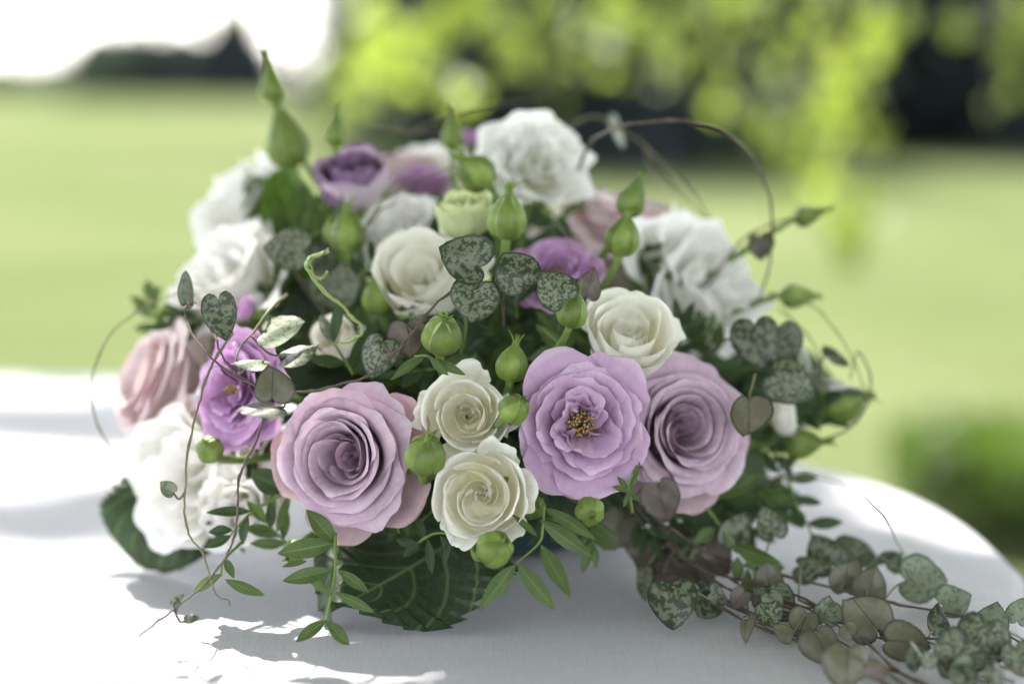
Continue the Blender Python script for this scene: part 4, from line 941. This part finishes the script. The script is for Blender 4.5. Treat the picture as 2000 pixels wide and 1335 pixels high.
o, P = vine([(455, 650, .87), (430, 690, .862), (408, 735, .857), (388, 800, .852), (368, 880, .848), (358, 985, .846), (366, 1050, .848), (396, 1092, .852), (416, 1160, .86), (450, 1182, .862)], 2.7, 'vine_pale', label='olive stem hanging in front of the low white flower', n=7)
hearts_on(o, P, [(430, 612, .868, 88, (.15, -1), (.1, .1, 1), 't', .82), (330, 955, .846, 34, (-.8, .6), (0, .2, 1), 'p', .9)])
o, P = vine([(522, 790, .86), (500, 858, .852), (472, 912, .848), (461, 980, .846), (457, 1040, .848), (425, 1100, .848), (385, 1150, .845), (335, 1190, .838), (300, 1218, .836), (270, 1241, .836)], 2.7, label='brown stem curving down to its tip over the sunlit cloth', n=7)
hearts_on(o, P, [(345, 1172, .838, 30, (.6, .7), (.2, .4, .9), 't', .6), (372, 1207, .836, 32, (1, .3), (0, .5, .9), 't', .6)])
vine([(640, 492, .90), (606, 500, .885), (598, 520, .88), (618, 560, .876), (668, 600, .872), (694, 632, .87), (692, 655, .87), (664, 670, .868)], 3.6, 'tendril', 'bright green tendril curling beside the dark heart leaves', taper=.7)
vine([(640, 530, .89), (625, 545, .888), (612, 535, .887), (606, 510, .886), (625, 500, .885), (640, 485, .885)], 2.6, 'tendril', 'small green tendril tip')
vine([(395, 600, .885), (420, 660, .868), (440, 710, .86), (470, 740, .856), (500, 752, .855)], 2.2, label='short brown stem crossing the looping vine')
vine([(230, 900, .95), (195, 830, .945), (182, 745, .945), (208, 662, .95), (262, 608, .955), (350, 568, .96), (420, 560, .98)], 2.0, 'vine_pale', 'thin arching tendril around the outer blush rose')
# upper side
vine([(1130, 330, 1.0), (1160, 278, .98), (1230, 250, .955), (1330, 240, .95), (1410, 256, .955), (1468, 308, .965), (1500, 380, .975), (1506, 440, .98), (1495, 525, .985), (1470, 600, .98)], 3.6, label='brown vine arching high over the pale pink rose', n=10)
o, P = vine([(1380, 560, 1.0), (1440, 480, .99), (1500, 440, .985), (1560, 425, .99)], 2.2, 'vine_pale', 'thin stalk carrying a dark heart leaf against the lawn')
hearts_on(o, P, [(1484, 482, .985, 54, (.2, -1), (.1, .1, 1), 'u', 1.0)])
o, P = vine([(1100, 260, 1.06), (1160, 225, 1.06), (1230, 260, 1.055), (1290, 310, 1.05), (1340, 360, 1.04), (1400, 450, 1.03), (1450, 520, 1.02)], 2.4, 'vine_pale', 'thin stem running down behind the pale pink rose')
hearts_on(o, P, [(1200, 255, 1.055, 70, (.5, -.8), (.8, .3, .5), 'p', .7)])
vine([(1280, 310, 1.06), (1262, 290, 1.06), (1275, 330, 1.06), (1350, 400, 1.05), (1420, 470, 1.04)], 1.8, 'vine_pale', 'second thin stem beside the pale pink rose')
vine([(1500, 570, .99), (1590, 600, .985), (1645, 660, .98), (1688, 745, .975), (1705, 790, .97)], 2.0, 'tendril', 'pale green tendril arching at the outer side')
vine([(1520, 600, .99), (1570, 640, .985), (1600, 690, .98), (1610, 740, .975)], 2.0, 'tendril', 'short green tendril inside the outer arch')
vine([(1560, 870, .98), (1640, 850, .975), (1690, 800, .972), (1700, 740, .972), (1675, 690, .975), (1660, 740, .975)], 2.2, 'vine', 'brown tendril curled round the outer green bud')
vine([(715, 247, 1.04), (790, 254, 1.04), (870, 258, 1.05), (960, 270, 1.06)], 2.0, 'vine', 'thin straight stem behind the small purple rose')
vine([(700, 480, .96), (730, 420, .962), (770, 380, .965), (850, 340, .97), (950, 300, .99)], 2.2, 'vine_pale', 'thin stem across the white flower at the back')
vine([(712, 450, .965), (740, 410, .967), (775, 395, .97)], 1.8, 'vine', 'short dark stem across the white flower at the back')
vine([(800, 262, 1.08), (880, 225, 1.09), (960, 205, 1.1), (1060, 190, 1.1)], 1.8, 'vine_pale', 'faint thin stem behind the top of the bouquet')
# dark heart leaves at the outer side
o, P = vine([(1380, 700, .95), (1430, 660, .94), (1490, 690, .935), (1530, 720, .935), (1580, 730, .94)], 2.4, label='vine with dark mottled heart leaves beside the large white flower')
hearts_on(o, P, [(1478, 660, .93, 92, (.1, -1), (.1, .15, 1), 't', 1.05), (1524, 672, .945, 84, (.4, -1), (.35, .15, 1), 't', 1.0), (1538, 748, .925, 98, (.8, -.45), (.2, .2, 1), 't', 1.05),
                 (1576, 706, .95, 78, (.35, -1), (.9, .2, .5), 'p', .7), (1625, 702, .965, 60, (.8, -.5), (.4, .8, .5), 't', .9), (1462, 806, .895, 86, (.05, -1), (.1, -.35, .9), 'u', 1.0), (1640, 755, .97, 80, (1, -.1), (.2, .9, .4), 't', .9)])
vine([(1475, 730, .905), (1466, 770, .897), (1460, 800, .895)], 2.0, 'vine_pale', 'short pale stalk of the leaf in front of the lilac rose')

# ------------------------------------------------------------------ trailing strands on the cloth
def strand(pts, rad=2.6, mat='vine', label=None, n=7):
    """pts: (px, py, height above the cloth)"""
    return vine(None, rad, mat, label, 'trailing_strand', world=[on_table(p[0], p[1], low_h(p[1], p[2])) for p in pts], n=n, taper=.8)
def hearts_table(o, P, items):
    """items: (px, py, height, size px, tip, normal, kind, wide)"""
    for (px, py, h, sz, tip, nrm, kind, wide) in items:
        hn[0] += 1; h = low_h(py, h)
        c = on_table(px, py, h); d = float(np.dot(c-CAM, FWD)); s = S(sz*.93, d)
        q = heart(o, c, s, tip, nrm, kind, wide, seed=hn[0])
        m3 = frame(c, camvec(*nrm), camvec(-tip[0], -tip[1], .001)).to_3x3(); lo = min((m3 @ v.co).z for v in q.data.vertices)
        zlow = c[2]+lo
        if zlow < TABLE+.001:
            c = on_table(px, py, h+(TABLE+.0015-zlow)*1.15); q.matrix_local = LM[o.name].inverted() @ INV @ frame(c, camvec(*nrm), camvec(-tip[0], -tip[1], .001))
        tl = np.array(tip, float); tl /= np.linalg.norm(tl); notch = c-camvec(tl[0], tl[1], .001)*s*.27
        j = int(np.argmin(((P-notch)**2).sum(1)))
        if np.linalg.norm(P[j]-notch) < .04: petiole(o, P[j], notch, 'vine_pale', (0, 0, .002))
o, P = strand([(1215, 945, .055), (1290, 1030, .045), (1345, 1105, .03), (1420, 1180, .012), (1500, 1222, .006), (1580, 1250, .005), (1640, 1285, .004), (1700, 1310, .004), (1760, 1350, .004)], 3.0, label='main dark strand trailing forward over the cloth')
hearts_table(o, P, [(1206, 1032, .045, 92, (-.6, -1), (-.2, .1, 1), 'u', .95), (1252, 1058, .04, 84, (-.3, -1), (.1, .2, 1), 'v', 1.0), (1315, 1172, .012, 104, (.1, -1), (0, .35, .9), 't', 1.05), (1457, 1222, .012, 66, (.35, -1), (-.5, .55, .5), 'u', .55),
                    (1602, 1256, .012, 78, (.3, -1), (0, .4, .9), 'u', 1.05), (1655, 1295, .016, 100, (-.1, -1), (.05, .3, 1), 'u', 1.0)])
o, P = strand([(1240, 965, .06), (1330, 1085, .04), (1400, 1158, .02), (1460, 1198, .012), (1560, 1240, .008), (1630, 1265, .006), (1690, 1300, .005), (1740, 1340, .004)], 2.8, label='second dark strand running beside the main one')
hearts_table(o, P, [(1292, 975, .06, 82, (.3, -1), (0, .2, 1), 'v', 1.0), (1272, 1092, .03, 88, (-.2, -1), (0, .35, .9), 'u', 1.0), (1262, 1136, .02, 80, (.35, -1), (-.7, .3, .6), 't', .6), (1318, 1124, .025, 96, (.9, -.2), (0, .75, .6), 'v', 1.0), (1570, 1214, .014, 70, (-.4, -1), (0, .4, .9), 'u', 1.0)])
o, P = strand([(1210, 990, .05), (1262, 1080, .035), (1330, 1135, .02), (1420, 1185, .010), (1520, 1232, .006), (1600, 1270, .006), (1645, 1300, .01)], 2.4, label='thin strand lying nearest along the cloth')
hearts_table(o, P, [(1338, 1068, .045, 72, (.5, .8), (.1, .4, .9), 't', 1.0)])
o, P = strand([(1300, 1060, .05), (1380, 1115, .035), (1480, 1135, .03), (1560, 1165, .024), (1640, 1215, .016), (1690, 1262, .008), (1745, 1312, .006), (1800, 1350, .006)], 2.8, label='strand bowed above the others with two large undersides')
hearts_table(o, P, [(1612, 1200, .022, 62, (.2, 1), (0, .3, 1), 'p', .9), (1694, 1204, .022, 106, (-.6, .85), (.1, .3, 1), 'u', 1.05), (1391, 1085, .04, 90, (.5, -.6), (0, .4, .9), 'v', 1.0), (1513, 1174, .02, 84, (.3, -1), (.1, .5, .8), 't', 1.05), (1500, 1131, .03, 66, (0, 1), (0, .3, 1), 'u', 1.0)])
o, P = strand([(1310, 1030, .055), (1400, 1085, .04), (1500, 1118, .03), (1620, 1150, .022), (1740, 1178, .016), (1830, 1200, .012), (1920, 1218, .01), (2030, 1268, .008)], 2.8, label='far strand of mottled leaves running out of the picture')
hearts_table(o, P, [(1437, 1045, .05, 74, (.4, 1), (.1, .3, 1), 't', 1.0), (1506, 1028, .05, 70, (-.3, 1), (0, .3, 1), 't', 1.0), (1615, 1088, .035, 84, (-.5, .9), (0, .35, 1), 't', 1.0), (1668, 1085, .03, 96, (1, -.5), (.2, .7, .7), 't', .9), (1652, 1130, .028, 76, (.1, 1), (0, .25, 1), 'u', 1.0), (1701, 1143, .025, 74, (.3, 1), (.1, .3, 1), 'u', 1.0),
                    (1798, 1135, .022, 100, (.95, -.1), (.0, .35, 1), 'p', 1.0), (1862, 1172, .02, 76, (.9, .4), (.1, .4, .9), 'p', 1.0), (1914, 1252, .016, 116, (-.35, -.9), (.05, .3, 1), 't', 1.05), (1943, 1208, .02, 70, (.3, 1), (.1, .6, .7), 'p', 1.0), (1990, 1198, .02, 56, (.3, 1), (0, .3, 1), 'p', 1.0), (1989, 1284, .014, 78, (.2, -1), (.1, .3, 1), 't', 1.0)])
o, P = strand([(1560, 1170, .02), (1660, 1215, .012), (1760, 1240, .01), (1850, 1255, .01), (1930, 1290, .008), (2020, 1330, .006)], 2.4, label='thin strand among the last leaves by the picture edge')
hearts_table(o, P, [(1764, 1253, .012, 88, (1, -.2), (0, .45, .9), 'u', 1.0), (1865, 1279, .016, 98, (-.7, -.8), (-.05, .3, 1), 't', 1.05), (1832, 1220, .016, 80, (.4, 1), (.4, .5, .7), 't', .7), (1946, 1322, .012, 66, (.3, -1), (.5, .3, .8), 't', .8), (1580, 1110, .03, 70, (.8, -.3), (0, .5, .8), 't', 1.0), (1740, 1095, .03, 60, (.6, .6), (.2, .6, .7), 't', 1.0)])
rs1 = np.random.RandomState(8)
for k in range(6):
    q = rs1.normal(0, 9, (7, 2)); q[:, 0] += rs1.normal(0, 12)
    base_p = [(1225, 960, .055), (1300, 1045, .042), (1370, 1125, .028), (1450, 1190, .014), (1560, 1232, .009), (1660, 1275, .007), (1770, 1345, .005)] if k % 2 else [(1240, 975, .06), (1330, 1070, .045), (1440, 1130, .032), (1560, 1175, .022), (1680, 1215, .014), (1800, 1255, .010), (1960, 1330, .006)]
    o, P = strand([(a+q[i, 0], b+q[i, 1]*.7, max(.004, c+rs1.normal(0, .003))) for i, (a, b, c) in enumerate(base_p)], 1.5+.8*rs1.rand())
    hearts_table(o, P, [(*(1000+FPX*(P[j][0]-CAM[0])/np.dot(P[j]-CAM, FWD)+rs1.normal(0, 14), 667.5-FPX*np.dot(P[j]-CAM, UPV)/np.dot(P[j]-CAM, FWD)+rs1.normal(0, 10)), .008+.02*rs1.rand(), 38+26*rs1.rand(), (rs1.normal(), rs1.normal()), (rs1.normal(0, .4), .4, .8), 'tptuv'[rs1.randint(5)], .9+.2*rs1.rand()) for j in rs1.choice(range(8, len(P)-2), 3, False)])
o, P = strand([(1480, 940, .10), (1560, 932, .10), (1640, 950, .09), (1708, 1005, .07), (1744, 1068, .045), (1756, 1092, .038), (1762, 1130, .028), (1790, 1160, .02)], 1.9, 'vine_pale', 'thin arching tendril over the sunlit cloth joining the trailing leaves', n=9)
o, P = strand([(1700, 1290, .004), (1760, 1318, .004), (1840, 1352, .004)], 2.4, label='short end of a strand lying flat on the cloth')
